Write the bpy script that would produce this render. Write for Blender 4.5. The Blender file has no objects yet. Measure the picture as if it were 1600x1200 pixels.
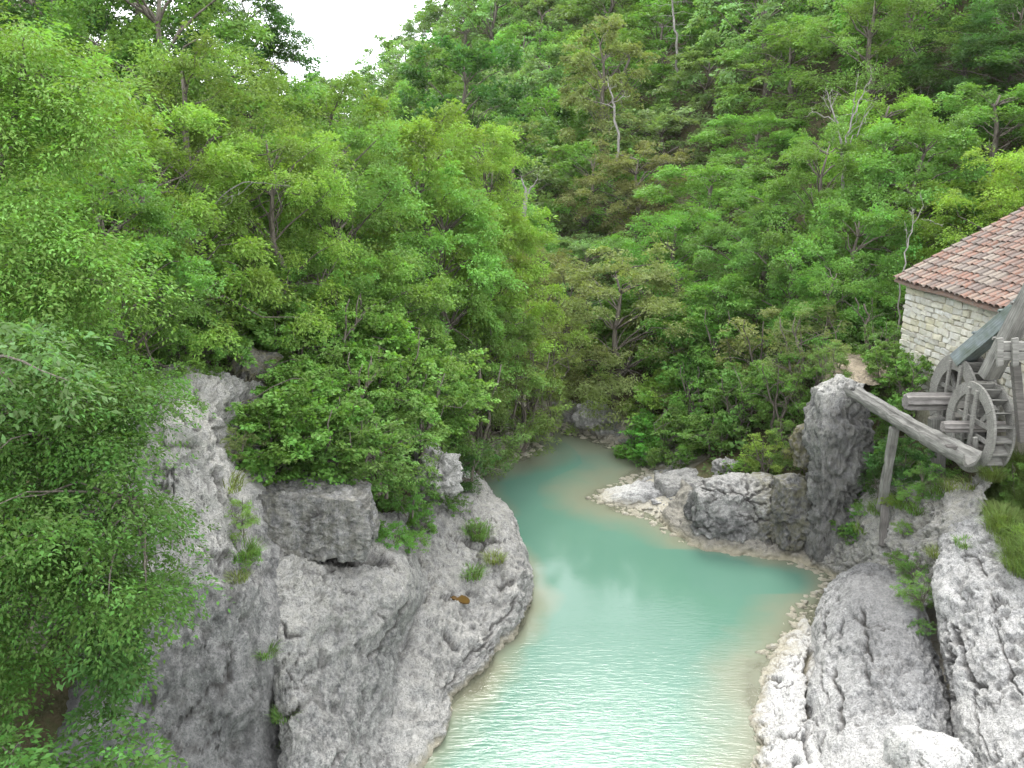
import bpy, bmesh, math, random
import numpy as np
from mathutils import Vector, Matrix

random.seed(7)
RNG = np.random.default_rng(7)
C = bpy.context.scene
COL = C.collection
R = math.radians

# ------------------------------------------------------------------ camera
CAMZ, PITCH, F = 11.0, R(15.0), 1333.3
cam_d = bpy.data.cameras.new('camera')
cam_d.sensor_width = 36.0
cam_d.lens = 30.0
cam_d.clip_start = 0.1
cam_d.clip_end = 3000
cam = bpy.data.objects.new('camera', cam_d)
COL.objects.link(cam)
cam.location = (0, 0, CAMZ)
cam.rotation_euler = (math.pi / 2 - PITCH, 0, 0)
C.camera = cam

# ------------------------------------------------------------------ sky, sun, exposure
SUN_EL, SUN_AZ = R(50), R(6)            # thin bright cloud ahead, slightly right (azimuth from +Y towards +X)
w = bpy.data.worlds.new('World')
C.world = w
w.use_nodes = True
nt = w.node_tree
nt.nodes.clear()
sky = nt.nodes.new('ShaderNodeTexSky')
sky.sky_type = 'NISHITA'
sky.sun_disc = False
sky.sun_elevation = SUN_EL
sky.sun_rotation = SUN_AZ
sky.air_density = 1.0
sky.dust_density = 2.0
tc = nt.nodes.new('ShaderNodeTexCoord')
nz = nt.nodes.new('ShaderNodeTexNoise')
nz.inputs['Scale'].default_value = 2.2
nz.inputs['Detail'].default_value = 5
nt.links.new(tc.outputs['Generated'], nz.inputs['Vector'])
cr = nt.nodes.new('ShaderNodeValToRGB')
cr.color_ramp.elements[0].position = 0.3
cr.color_ramp.elements[0].color = (0.78, 0.83, 0.88, 1)
cr.color_ramp.elements[1].position = 0.65
cr.color_ramp.elements[1].color = (1, 1, 1, 1)
nt.links.new(nz.outputs['Fac'], cr.inputs['Fac'])
sc_ = nt.nodes.new('ShaderNodeVectorMath')
sc_.operation = 'SCALE'
sc_.inputs['Scale'].default_value = 11.0
nt.links.new(cr.outputs['Color'], sc_.inputs[0])
mx = nt.nodes.new('ShaderNodeMix')
mx.data_type = 'RGBA'
mx.inputs['Factor'].default_value = 0.88      # overcast: cloud covers most of the blue
nt.links.new(sky.outputs['Color'], mx.inputs['A'])
nt.links.new(sc_.outputs['Vector'], mx.inputs['B'])
bg = nt.nodes.new('ShaderNodeBackground')
bg.inputs['Strength'].default_value = 0.15
nt.links.new(mx.outputs['Result'], bg.inputs['Color'])
ow = nt.nodes.new('ShaderNodeOutputWorld')
nt.links.new(bg.outputs['Background'], ow.inputs['Surface'])

sun_d = bpy.data.lights.new('sun', 'SUN')
sun_d.energy = 1.5
sun_d.angle = R(20)
sun_d.color = (1.0, 0.97, 0.9)
sun = bpy.data.objects.new('sun', sun_d)
COL.objects.link(sun)
sd = Vector((math.sin(SUN_AZ) * math.cos(SUN_EL), math.cos(SUN_AZ) * math.cos(SUN_EL), math.sin(SUN_EL)))
sun.rotation_euler = sd.to_track_quat('Z', 'Y').to_euler()
sun.location = sd * 60

C.render.engine = 'CYCLES'
C.view_settings.view_transform = 'Standard'
C.view_settings.look = 'None'
C.view_settings.gamma = 1
C.view_settings.exposure = 1.5
C.view_settings.use_curve_mapping = False
C.cycles.max_bounces = 8
C.cycles.transparent_max_bounces = 8
C.cycles.use_denoising = True

# ------------------------------------------------------------------ pixel helpers (photo pixels 1600x1200 -> world points)
CT, ST = math.cos(PITCH), math.sin(PITCH)


def ray(px, py):
    u, v = (px - 800) / F, (600 - py) / F
    return u, CT + v * ST, -ST + v * CT


def P(px, py, Y):
    a, b, c = ray(px, py)
    t = Y / b
    return (a * t, Y, CAMZ + c * t)


def Pz(px, py, z):
    a, b, c = ray(px, py)
    t = (z - CAMZ) / c
    return (a * t, b * t, z)


def proj(p):
    x, y, z = p[0], p[1], p[2] - CAMZ
    dep = y * CT - z * ST
    up = y * ST + z * CT
    return 800 + F * x / dep, 600 - F * up / dep, dep


# ------------------------------------------------------------------ numpy noise
def _hash(ix, iy, iz, s):
    h = (ix.astype(np.int64) * 374761393 + iy.astype(np.int64) * 668265263 + iz.astype(np.int64) * 2147483647 + s * 974711) & 0xFFFFFFFF
    h = ((h ^ (h >> 13)) * 1274126177) & 0xFFFFFFFF
    h = ((h ^ (h >> 16)) * 2246822519) & 0xFFFFFFFF
    return ((h ^ (h >> 15)) & 0xFFFFFF) / float(0xFFFFFF)


def vn(p, s=0):
    i = np.floor(p)
    f = p - i
    u = f * f * f * (f * (f * 6 - 15) + 10)
    i = i.astype(np.int64)
    r = 0
    for dx in (0, 1):
        wx = u[:, 0] if dx else 1 - u[:, 0]
        for dy in (0, 1):
            wy = u[:, 1] if dy else 1 - u[:, 1]
            for dz in (0, 1):
                wz = u[:, 2] if dz else 1 - u[:, 2]
                r = r + wx * wy * wz * _hash(i[:, 0] + dx, i[:, 1] + dy, i[:, 2] + dz, s)
    return r * 2 - 1


def fbm(p, oct=4, s=0, gain=0.5):
    a, r, q = 1.0, 0, p.copy()
    for k in range(oct):
        r = r + a * vn(q, s + k * 17)
        a *= gain
        q = q * 2.03 + 11.7
    return r


def ridged(p, oct=4, s=0):
    a, r, q = 1.0, 0, p.copy()
    for k in range(oct):
        r = r + a * (1 - np.abs(vn(q, s + k * 13)) * 2)
        a *= 0.5
        q = q * 2.1 + 5.3
    return r


def worley(p, s=0):
    i = np.floor(p).astype(np.int64)
    f1 = np.full(len(p), 9.0)
    f2 = np.full(len(p), 9.0)
    for dx in (-1, 0, 1):
        for dy in (-1, 0, 1):
            for dz in (-1, 0, 1):
                c = i + np.array([dx, dy, dz])
                q = c + np.stack([_hash(c[:, 0], c[:, 1], c[:, 2], s + k) for k in (1, 2, 3)], 1)
                d = np.sqrt(((q - p) ** 2).sum(1))
                m = d < f1
                f2 = np.where(m, f1, np.minimum(f2, d))
                f1 = np.where(m, d, f1)
    return f1, f2


def facets(p, s=0):
    """random tilted plane per Voronoi cell: broken faces with sharp steps between them"""
    i = np.floor(p).astype(np.int64)
    f1 = np.full(len(p), 9.0)
    out = np.zeros(len(p))
    for dx in (-1, 0, 1):
        for dy in (-1, 0, 1):
            for dz in (-1, 0, 1):
                c = i + np.array([dx, dy, dz])
                h = [_hash(c[:, 0], c[:, 1], c[:, 2], s + k) for k in range(1, 8)]
                r = np.stack(h[:3], 1) + c - p
                d = (r ** 2).sum(1)
                val = (h[3] - 0.5) - (r * (np.stack(h[4:7], 1) - 0.5)).sum(1) * 1.3
                m = d < f1
                f1 = np.where(m, d, f1)
                out = np.where(m, val, out)
    return out


def sstep(a, b, x):
    t = np.clip((x - a) / (b - a), 0, 1)
    return t * t * (3 - 2 * t)


# ------------------------------------------------------------------ object helpers
def tag(o, label=None, cat=None, group=None, kind=None):
    if label: o['label'] = label
    if cat: o['category'] = cat
    if group: o['group'] = group
    if kind: o['kind'] = kind
    return o


def empty(name, loc=(0, 0, 0), rotz=0.0):
    o = bpy.data.objects.new(name, None)
    o.empty_display_size = 0.3
    COL.objects.link(o)
    o.location = loc
    o.rotation_euler = (0, 0, rotz)
    return o


def link(name, me, m=None, parent=None):
    o = bpy.data.objects.new(name, me)
    COL.objects.link(o)
    if m is not None and not me.materials:
        me.materials.append(m)
    if parent is not None:
        o.parent = parent
    return o


def np_mesh(name, verts, faces, attrs=None, smooth=True):
    """faces: (n,3) or (n,4) int array; attrs: name -> float per vertex"""
    me = bpy.data.meshes.new(name)
    verts = np.asarray(verts, dtype=np.float32)
    faces = np.asarray(faces, dtype=np.int32)
    n, k = faces.shape
    me.vertices.add(len(verts))
    me.vertices.foreach_set('co', verts.ravel())
    me.loops.add(n * k)
    me.loops.foreach_set('vertex_index', faces.ravel())
    me.polygons.add(n)
    me.polygons.foreach_set('loop_start', np.arange(0, n * k, k, dtype=np.int32))
    me.polygons.foreach_set('loop_total', np.full(n, k, dtype=np.int32))
    me.update(calc_edges=True)
    if smooth:
        me.polygons.foreach_set('use_smooth', np.ones(n, dtype=bool))
    for an, av in (attrs or {}).items():
        a = me.attributes.new(an, 'FLOAT', 'POINT')
        a.data.foreach_set('value', np.asarray(av, dtype=np.float32))
    me.validate()
    return me


def bm_mesh(name, bm, smooth=False):
    bmesh.ops.recalc_face_normals(bm, faces=bm.faces)
    me = bpy.data.meshes.new(name)
    bm.to_mesh(me)
    bm.free()
    if smooth:
        for p in me.polygons: p.use_smooth = True
    return me


# ------------------------------------------------------------------ material helpers
class NT:
    def __init__(s, name):
        s.m = bpy.data.materials.new(name)
        s.m.use_nodes = True
        s.t = s.m.node_tree
        s.t.nodes.clear()
        s.out = s.n('ShaderNodeOutputMaterial')

    def n(s, ty, **kw):
        x = s.t.nodes.new(ty)
        for k, v in kw.items(): setattr(x, k, v)
        return x

    def l(s, a, b): s.t.links.new(a, b)

    def val(s, x, sock):
        if isinstance(x, (int, float)): sock.default_value = x
        elif isinstance(x, (tuple, list)):
            sock.default_value = (*x, 1) if len(x) == 3 and sock.type == 'RGBA' else x
        else: s.l(x, sock)

    def noise(s, vec, scale, detail=4, rough=0.55, dist=0.0):
        x = s.n('ShaderNodeTexNoise')
        x.inputs['Scale'].default_value = scale
        x.inputs['Detail'].default_value = detail
        x.inputs['Roughness'].default_value = rough
        x.inputs['Distortion'].default_value = dist
        if vec is not None: s.l(vec, x.inputs['Vector'])
        return x.outputs['Fac']

    def vor(s, vec, scale, feature='F1', out='Distance'):
        x = s.n('ShaderNodeTexVoronoi', feature=feature)
        x.inputs['Scale'].default_value = scale
        s.l(vec, x.inputs['Vector'])
        return x.outputs[out]

    def ramp(s, fac, stops):
        x = s.n('ShaderNodeValToRGB')
        e = x.color_ramp.elements
        while len(e) < len(stops): e.new(0.5)
        for i, (p, c) in enumerate(stops):
            e[i].position = p
            e[i].color = (c, c, c, 1) if isinstance(c, (int, float)) else (*c, 1)
        s.l(fac, x.inputs['Fac'])
        return x.outputs['Color']

    def mix(s, f, a, b, mode='MIX'):
        x = s.n('ShaderNodeMix', data_type='RGBA', blend_type=mode)
        s.val(f, x.inputs['Factor']); s.val(a, x.inputs['A']); s.val(b, x.inputs['B'])
        return x.outputs['Result']

    def math(s, op, a, b=0.0, c=None, clamp=False):
        x = s.n('ShaderNodeMath', operation=op, use_clamp=clamp)
        s.val(a, x.inputs[0]); s.val(b, x.inputs[1])
        if c is not None: s.val(c, x.inputs[2])
        return x.outputs[0]

    def attr(s, name, out='Fac'):
        return s.n('ShaderNodeAttribute', attribute_name=name).outputs[out]

    def pos(s): return s.n('ShaderNodeNewGeometry').outputs['Position']

    def objco(s): return s.n('ShaderNodeTexCoord').outputs['Object']

    def mapping(s, vec, scale=(1, 1, 1), rot=(0, 0, 0)):
        x = s.n('ShaderNodeMapping')
        x.inputs['Scale'].default_value = scale
        x.inputs['Rotation'].default_value = rot
        s.l(vec, x.inputs['Vector'])
        return x.outputs['Vector']

    def bump(s, h, strength=0.5, dist=0.05, normal=None):
        x = s.n('ShaderNodeBump')
        x.inputs['Strength'].default_value = strength
        x.inputs['Distance'].default_value = dist
        s.l(h, x.inputs['Height'])
        if normal is not None: s.l(normal, x.inputs['Normal'])
        return x.outputs['Normal']

    def bsdf(s, col, rough=0.8, normal=None, spec=0.3, **kw):
        x = s.n('ShaderNodeBsdfPrincipled')
        s.val(col, x.inputs['Base Color']); s.val(rough, x.inputs['Roughness'])
        s.val(spec, x.inputs['Specular IOR Level'])
        for k, v in kw.items(): s.val(v, x.inputs[k])
        if normal is not None: s.l(normal, x.inputs['Normal'])
        return x.outputs[0]

    def done(s, sh):
        s.l(sh, s.out.inputs['Surface'])
        return s.m


def rock_mat(name, dark=(0.103, 0.102, 0.101), mid=(0.250, 0.246, 0.238), pale=(0.46, 0.45, 0.42), streak=1.0):
    t = NT(name)
    p = t.pos()
    n1 = t.noise(p, 0.9, 6, 0.6, 0.4)
    n2 = t.noise(p, 5.0, 6, 0.65, 0.3)
    n3 = t.noise(p, 26.0, 4, 0.65)
    st = t.noise(t.mapping(p, (3.2, 3.2, 0.45)), 1.6, 6, 0.65, 0.25)
    st2 = t.noise(t.mapping(p, (9, 9, 0.8)), 1.5, 5, 0.6, 0.3)
    n4 = t.noise(p, 12.0, 5, 0.7, 0.2)
    f = t.math('MULTIPLY_ADD', n1, 0.38, t.math('MULTIPLY_ADD', n2, 0.30, t.math('MULTIPLY', n4, 0.32)))
    c = t.ramp(f, [(0.40, dark), (0.5, mid), (0.61, tuple(0.6 * a + 0.4 * b for a, b in zip(mid, pale)))])
    # dark vertical water streaks and lichen bands
    sm = t.ramp(st, [(0.40, 1.0), (0.56, 0.0)])
    c = t.mix(t.math('MULTIPLY', sm, 0.6 * streak), c, tuple(x * 0.6 for x in dark))
    sm2 = t.ramp(st2, [(0.56, 0.0), (0.70, 1.0)])
    c = t.mix(t.math('MULTIPLY', sm2, 0.45 * streak), c, tuple(0.45 * a + 0.55 * b for a, b in zip(mid, pale)))
    # clean pale limestone where it is fresh or washed
    pf = t.math('ADD', t.attr('pale'), t.math('MULTIPLY_ADD', n2, 0.9, t.math('MULTIPLY_ADD', n4, 0.9, -0.9)), clamp=True)
    pcol = t.mix(t.ramp(n3, [(0.3, 0.0), (0.7, 1.0)]), tuple(x * 0.82 for x in pale), tuple(min(0.72, x * 1.1) for x in pale))
    c = t.mix(pf, c, pcol)
    pat = t.math('MULTIPLY', t.math('MULTIPLY_ADD', t.attr('pale'), -2.2, t.math('MULTIPLY_ADD', n2, 1.2, -0.6), clamp=True), 0.8)
    c = t.mix(pat, c, tuple(x * 0.75 for x in dark))
    # black lichen dots and pits
    lic = t.noise(p, 15.0, 5, 0.75, 0.6)
    lm = t.math('MULTIPLY', t.ramp(lic, [(0.57, 0.0), (0.66, 1.0)]), t.ramp(n1, [(0.35, 0.25), (0.6, 0.9)]))
    c = t.mix(t.math('MULTIPLY', lm, 0.65), c, (0.075, 0.075, 0.08))
    lic2 = t.noise(p, 42.0, 3, 0.7, 0.3)
    c = t.mix(t.math('MULTIPLY', t.ramp(lic2, [(0.53, 0.0), (0.62, 1.0)]), 0.6), c, (0.085, 0.085, 0.09))
    # ochre and moss stains
    mo = t.math('MULTIPLY', t.attr('moss'), t.ramp(n2, [(0.4, 0.0), (0.6, 1.0)]))
    c = t.mix(mo, c, (0.13, 0.12, 0.055))
    # cracks
    c = t.mix(t.math('MULTIPLY', t.attr('crack'), 0.8), c, (0.06, 0.055, 0.05))
    # tan band left by the river's higher level
    z = t.n('ShaderNodeSeparateXYZ'); t.l(p, z.inputs[0])
    zz = t.math('ADD', z.outputs['Z'], t.math('MULTIPLY_ADD', n2, 0.35, -0.17))
    wl = t.ramp(zz, [(0.06, 1.0), (0.24, 0.0)])
    c = t.mix(t.math('MULTIPLY', wl, 0.75), c, (0.33, 0.30, 0.215))
    h = t.math('ADD', t.math('MULTIPLY', n2, 0.7), t.math('MULTIPLY_ADD', n4, 0.65, t.math('MULTIPLY', n3, 0.55)))
    h = t.math('SUBTRACT', h, t.math('MULTIPLY', lm, 0.25))
    h = t.math('SUBTRACT', h, t.math('MULTIPLY', t.ramp(lic2, [(0.55, 0.0), (0.68, 1.0)]), 0.2))
    nn = t.bump(h, 0.9, 0.09)
    return t.done(t.bsdf(c, 0.9, nn, 0.2))


M = {}
M['rock'] = rock_mat('limestone_grey')
M['rock_rough'] = rock_mat('limestone_rough', streak=0.25)
M['rock_pale'] = rock_mat('limestone_pale', (0.125, 0.124, 0.124), (0.30, 0.298, 0.295), (0.53, 0.52, 0.50), 0.6)
M['earth'] = rock_mat('sandy_earth', (0.20, 0.165, 0.115), (0.30, 0.245, 0.175), (0.42, 0.36, 0.27), 0.2)
M['rock_brown'] = rock_mat('limestone_brown', (0.085, 0.083, 0.077), (0.175, 0.17, 0.155), (0.36, 0.335, 0.28), 0.8)


def leaf_mat(name, trans=0.36, rough=0.6):
    t = NT(name)
    oi = t.n('ShaderNodeObjectInfo')
    tint = t.attr('tint')
    c = oi.outputs['Color']
    hv = t.n('ShaderNodeHueSaturation')
    t.l(c, hv.inputs['Color'])
    t.l(t.math('MULTIPLY_ADD', tint, 0.05, 0.475), hv.inputs['Hue'])
    t.l(t.math('MULTIPLY_ADD', tint, 1.05, 0.5), hv.inputs['Value'])
    hv.inputs['Saturation'].default_value = 0.88
    bs = t.bsdf(hv.outputs['Color'], rough, None, 0.12)
    tr = t.n('ShaderNodeBsdfTranslucent')
    tc_ = t.mix(1.0, hv.outputs['Color'], (1.25, 1.35, 0.55), 'MULTIPLY')
    t.l(tc_, tr.inputs['Color'])
    ms = t.n('ShaderNodeMixShader')
    ms.inputs[0].default_value = trans
    t.l(bs, ms.inputs[1]); t.l(tr.outputs[0], ms.inputs[2])
    return t.done(ms.outputs[0])


M['leaf'] = leaf_mat('leaf')


def bark_mat(name, a, b):
    t = NT(name)
    p = t.objco()
    n = t.noise(t.mapping(p, (8, 8, 1.2)), 2.0, 5, 0.65)
    c = t.ramp(n, [(0.35, a), (0.65, b)])
    return t.done(t.bsdf(c, 0.9, t.bump(n, 0.7, 0.03), 0.2))


M['bark'] = bark_mat('bark_grey_brown', (0.06, 0.05, 0.04), (0.17, 0.15, 0.125))
M['deadwood'] = bark_mat('bark_bleached', (0.13, 0.12, 0.11), (0.29, 0.275, 0.255))


def wood_mat(name, a, b, green=0.0):
    t = NT(name)
    p = t.objco()
    g = t.noise(t.mapping(p, (1.2, 14, 14)), 2.0, 6, 0.65, 0.3)
    n = t.noise(p, 3.0, 4)
    c = t.ramp(g, [(0.3, a), (0.7, b)])
    c = t.mix(t.ramp(n, [(0.45, 0.0), (0.75, 0.55)]), c, tuple(0.5 * x for x in a))
    fl = t.noise(t.mapping(p, (0.6, 30, 30)), 2.0, 3)
    c = t.mix(t.ramp(fl, [(0.60, 0.0), (0.72, 0.7)]), c, (0.05, 0.045, 0.04))
    if green: c = t.mix(t.math('MULTIPLY', t.ramp(n, [(0.4, 0.0), (0.6, 1.0)]), green), c, (0.12, 0.15, 0.09))
    return t.done(t.bsdf(c, 0.85, t.bump(g, 0.6, 0.02), 0.2))


M['wood'] = wood_mat('weathered_grey_wood', (0.105, 0.102, 0.093), (0.275, 0.268, 0.245))
M['wood_blue'] = wood_mat('bluish_grey_wood', (0.12, 0.14, 0.145), (0.24, 0.275, 0.28), 0.35)
M['wood_dark'] = wood_mat('dark_wet_wood', (0.06, 0.055, 0.05), (0.16, 0.15, 0.14))
M['wood_log'] = wood_mat('purple_grey_log', (0.10, 0.093, 0.086), (0.26, 0.243, 0.228))

# ------------------------------------------------------------------ river outline (world XY at water level)
LEFT_SHORE = [(-16, 8.5), (-9, 9.9), (-5.5, 10.3), (-3.0, 11.7), (-1.73, 13.5), (-1.3, 15.2), (-0.57, 16.8), (0.15, 18.4), (0.38, 19.4),
              (0.1, 21.5), (-0.8, 25), (-1.5, 27.8), (-1.0, 29.4), (0.2, 30.3), (0.9, 31.4), (-0.2, 33.5), (-4, 39), (-8, 47), (-22, 75), (-50, 120), (-80, 165)]
RIGHT_SHORE = [(-76, 167), (-46, 122), (-18.5, 76), (-5.5, 47), (-1.8, 39.6), (1.6, 34.2), (3.3, 32.6), (4.4, 31.2), (5.0, 30.2), (5.2, 29.3), (4.6, 28.5), (3.6, 27.3),
               (2.8, 26.3), (4.3, 24.9), (5.3, 23.2), (7.2, 22.4), (8.6, 21.5), (8.5, 20.5), (7.4, 19.1), (6.5, 17.8), (5.3, 16.3), (5.1, 15), (4.5, 13.5), (4.1, 10), (5, 4), (6, -12), (-18, -12)]
POLY = np.array(LEFT_SHORE + RIGHT_SHORE, dtype=float)
NL = len(LEFT_SHORE)


def shore(xy):
    """signed distance to the river outline (positive on land) and 1.0 where the left bank is nearer"""
    x, y = xy[:, 0], xy[:, 1]
    best = np.full(len(xy), 1e9)
    left = np.zeros(len(xy))
    inside = np.zeros(len(xy), dtype=bool)
    n = len(POLY)
    for i in range(n):
        a, b = POLY[i], POLY[(i + 1) % n]
        ab = b - a
        tt = np.clip(((x - a[0]) * ab[0] + (y - a[1]) * ab[1]) / (ab @ ab), 0, 1)
        d = np.hypot(x - a[0] - tt * ab[0], y - a[1] - tt * ab[1])
        m = d < best
        best = np.where(m, d, best)
        left = np.where(m, 1.0 if i < NL - 1 else 0.0, left)
        if a[1] != b[1]:
            cnd = ((a[1] > y) != (b[1] > y)) & (x < (b[0] - a[0]) * (y - a[1]) / (b[1] - a[1]) + a[0])
            inside ^= cnd
    return np.where(inside, -best, best), left


def terrain(xy):
    d, left = shore(xy)
    x, y = xy[:, 0], xy[:, 1]
    zc = np.interp(d, [-3, 0, 0.8, 2, 4, 6, 9, 14, 30, 60, 120], [-1.6, -0.9, -0.6, 0.2, 2.4, 4.4, 6.3, 9.5, 20, 36, 60])
    zb = np.interp(d, [-3, 0, 1, 3, 6, 10, 16, 40, 80, 140], [-1.6, -0.12, 0.4, 1.9, 4.8, 8.2, 12.0, 25, 45, 65])
    k = sstep(22, 27, y)
    zl = zc * (1 - k) + zb * k
    zr = np.interp(d, [-3, 0, 1, 3, 5, 8, 12, 20, 40, 80, 140], [-1.6, -0.12, 0.4, 1.5, 2.8, 4.4, 6.0, 11.5, 27, 54, 84])
    zn = np.interp(d, [-3, 0, 1, 3, 5, 8, 14], [-1.6, -0.5, -0.2, 0.2, 1.2, 3.0, 4.2])       # near right: rock slabs lie on it
    kr = sstep(21.5, 24.5, y)
    zr2 = zn * (1 - kr) + zr * kr
    # terrace the mill stands on
    pl = sstep(10.2, 11.4, x) * (1 - sstep(17, 23, x)) * sstep(14, 17, y) * (1 - sstep(26.5, 31, y))
    zr2 = zr2 * (1 - pl) + np.minimum(np.maximum(zr2, 3.9), 4.7) * pl
    capl = np.interp(x, [-70, -40, -25, -15, 0], [30, 22, 13, 8, 6])
    kl = sstep(34, 50, y)
    zl = zl * (1 - kl) + np.minimum(zl, capl) * kl
    capr = np.interp(x, [-60, -45, -30, -16, 0, 20, 60], [5, 8, 13, 25, 40, 52, 75])
    kc = sstep(50, 70, y)
    zr2 = zr2 * (1 - kc) + np.minimum(zr2, capr) * kc
    z = np.where(left > 0.5, zl, zr2)
    z = np.minimum(z, 90)
    z = np.where(y > 175, np.minimum(z, 8 + np.interp(x, [-60, 0, 60], [0, 15, 40])), z)
    p3 = np.stack([x, y, np.zeros_like(x)], 1)
    am = np.clip((d - 0.5) / 6, 0, 1)
    z = z + am * (0.9 * fbm(p3 * 0.12, 3, 5) + 0.25 * fbm(p3 * 0.6, 3, 9))
    return z


def ter1(x, y): return float(terrain(np.array([[x, y]], dtype=float))[0])


def grid_faces(nu, nv):
    i = np.arange(nu - 1)[:, None] * nv + np.arange(nv - 1)[None, :]
    return np.stack([i, i + nv, i + nv + 1, i + 1], -1).reshape(-1, 4)


def build_terrain():
    xs = np.concatenate([np.linspace(-150, -62, 10)[:-1], np.linspace(-60, -16, 60), np.linspace(-15.5, 20, 150), np.linspace(20.5, 70, 60), np.linspace(75, 160, 12)])
    ys = np.concatenate([np.linspace(-20, 4, 10), np.linspace(5, 45, 180), np.linspace(45.5, 170, 110), np.linspace(175, 240, 10)])
    X, Y = np.meshgrid(xs, ys, indexing='ij')
    xy = np.stack([X.ravel(), Y.ravel()], 1)
    z = terrain(xy)
    me = np_mesh('terrain', np.column_stack([xy, z]), grid_faces(len(xs), len(ys)))
    t = NT('forest_floor')
    p = t.pos()
    n = t.noise(p, 1.6, 6, 0.6)
    n2 = t.noise(p, 14, 5, 0.7)
    c = t.ramp(n, [(0.35, (0.035, 0.04, 0.018)), (0.5, (0.075, 0.062, 0.035)), (0.68, (0.06, 0.085, 0.03))])
    c = t.mix(t.ramp(n2, [(0.45, 0.0), (0.7, 0.6)]), c, (0.11, 0.095, 0.06))
    sx = t.n('ShaderNodeSeparateXYZ'); t.l(p, sx.inputs[0])
    zz = t.math('ADD', sx.outputs['Z'], t.math('MULTIPLY_ADD', n, 0.8, -0.4))
    bank = t.ramp(t.math('MULTIPLY', zz, 0.5), [(0.22, 1.0), (0.36, 0.0)])
    grav = t.ramp(n2, [(0.3, (0.30, 0.27, 0.21)), (0.7, (0.50, 0.47, 0.40))])
    c = t.mix(bank, c, grav)
    h = t.math('ADD', n, n2)
    o = link('terrain', me, t.done(t.bsdf(c, 0.95, t.bump(h, 0.8, 0.12), 0.1)))
    tag(o, kind='structure')


build_terrain()


# ------------------------------------------------------------------ thin damp air in the gorge
def build_haze():
    bm = bmesh.new()
    x0, x1, y0, y1, z0, z1 = -165, 175, -35, 255, -4.0, 112
    vs = [bm.verts.new(q) for q in ((x0, y0, z0), (x1, y0, z0), (x1, y1, z0), (x0, y1, z0), (x0, y0, z1), (x1, y0, z1), (x1, y1, z1), (x0, y1, z1))]
    for f in ((0, 1, 2, 3), (4, 5, 6, 7), (0, 1, 5, 4), (1, 2, 6, 5), (2, 3, 7, 6), (3, 0, 4, 7)): bm.faces.new([vs[i] for i in f])
    m = bpy.data.materials.new('haze'); m.use_nodes = True
    n = m.node_tree.nodes; n.clear()
    v = n.new('ShaderNodeVolumePrincipled'); v.inputs['Color'].default_value = (0.97, 0.97, 0.95, 1); v.inputs['Density'].default_value = 0.00009
    o = n.new('ShaderNodeOutputMaterial'); m.node_tree.links.new(v.outputs[0], o.inputs['Volume'])
    tag(link('haze', bm_mesh('haze', bm), m), kind='stuff')


build_haze()


# ------------------------------------------------------------------ river
def build_river():
    xs = np.concatenate([np.linspace(-18, -4, 30)[:-1], np.linspace(-4, 10, 200), np.linspace(10.2, 12, 6)])
    ys = np.concatenate([np.linspace(-12, 11, 40)[:-1], np.linspace(11, 36, 330), np.linspace(37, 60, 30)])
    X, Y = np.meshgrid(xs, ys, indexing='ij')
    xy = np.stack([X.ravel(), Y.ravel()], 1)
    d, left = shore(xy)
    p3 = np.column_stack([xy, np.zeros(len(xy))])
    wob = fbm(p3 * 0.55, 4, 31) * 0.55
    # murky water: how much of it lies over the bed (metres of depth, gentle shelves on the right and at the far end)
    shelf = np.where(left > 0.5, 0.9, 1.9) + 1.6 * sstep(24, 31, xy[:, 1])
    shelf = np.where((left < 0.5) & (xy[:, 1] > 20.0) & (xy[:, 1] < 22.6), 1.0, shelf)
    dep = np.clip((-d + wob * 0.5) / shelf, 0, 1)
    me = np_mesh('river', np.column_stack([xy, np.zeros(len(xy))]), grid_faces(len(xs), len(ys)), {'depth': dep})
    t = NT('milky_turquoise_water')
    p = t.pos()
    n = t.noise(p, 0.35, 4, 0.5)
    dp = t.math('ADD', t.attr('depth'), t.math('MULTIPLY_ADD', t.noise(p, 0.9, 4, 0.55, 0.5), 0.5, -0.25), clamp=True)
    deep = t.mix(t.ramp(n, [(0.35, 0.0), (0.7, 1.0)]), (0.067, 0.140, 0.104), (0.078, 0.153, 0.116))
    c = t.mix(t.ramp(dp, [(0.0, 0.0), (0.35, 0.3), (0.9, 1.0)]), (0.150, 0.150, 0.105), deep)
    # ripples run across the current; calmer in the far pool
    rp = t.noise(t.mapping(p, (1.1, 6.0, 1)), 2.3, 3, 0.55, 0.9)
    rp2 = t.noise(t.mapping(p, (0.8, 2.2, 1)), 0.9, 2, 0.5)
    h = t.math('ADD', rp, t.math('MULTIPLY', rp2, 0.8))
    sy = t.n('ShaderNodeSeparateXYZ'); t.l(p, sy.inputs[0])
    cal = t.math('MULTIPLY_ADD', sy.outputs['Y'], -0.16, 3.2, clamp=True)
    h = t.math('MULTIPLY', h, t.math('ADD', t.math('MULTIPLY', cal, 0.92), 0.08))
    nn = t.bump(h, 0.22, 0.05)
    bs = t.bsdf(c, 0.07, nn, 0.4, IOR=1.33)
    tr = t.n('ShaderNodeBsdfTransparent')
    tr.inputs['Color'].default_value = (0.93, 0.97, 0.93, 1)
    ms = t.n('ShaderNodeMixShader')
    t.l(t.ramp(dp, [(0.0, 0.6), (0.16, 0.95), (0.3, 1.0)]), ms.inputs[0])
    t.l(tr.outputs[0], ms.inputs[1]); t.l(bs, ms.inputs[2])
    o = link('water', me, t.done(ms.outputs[0]))
    tag(o, kind='structure')


build_river()


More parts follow.
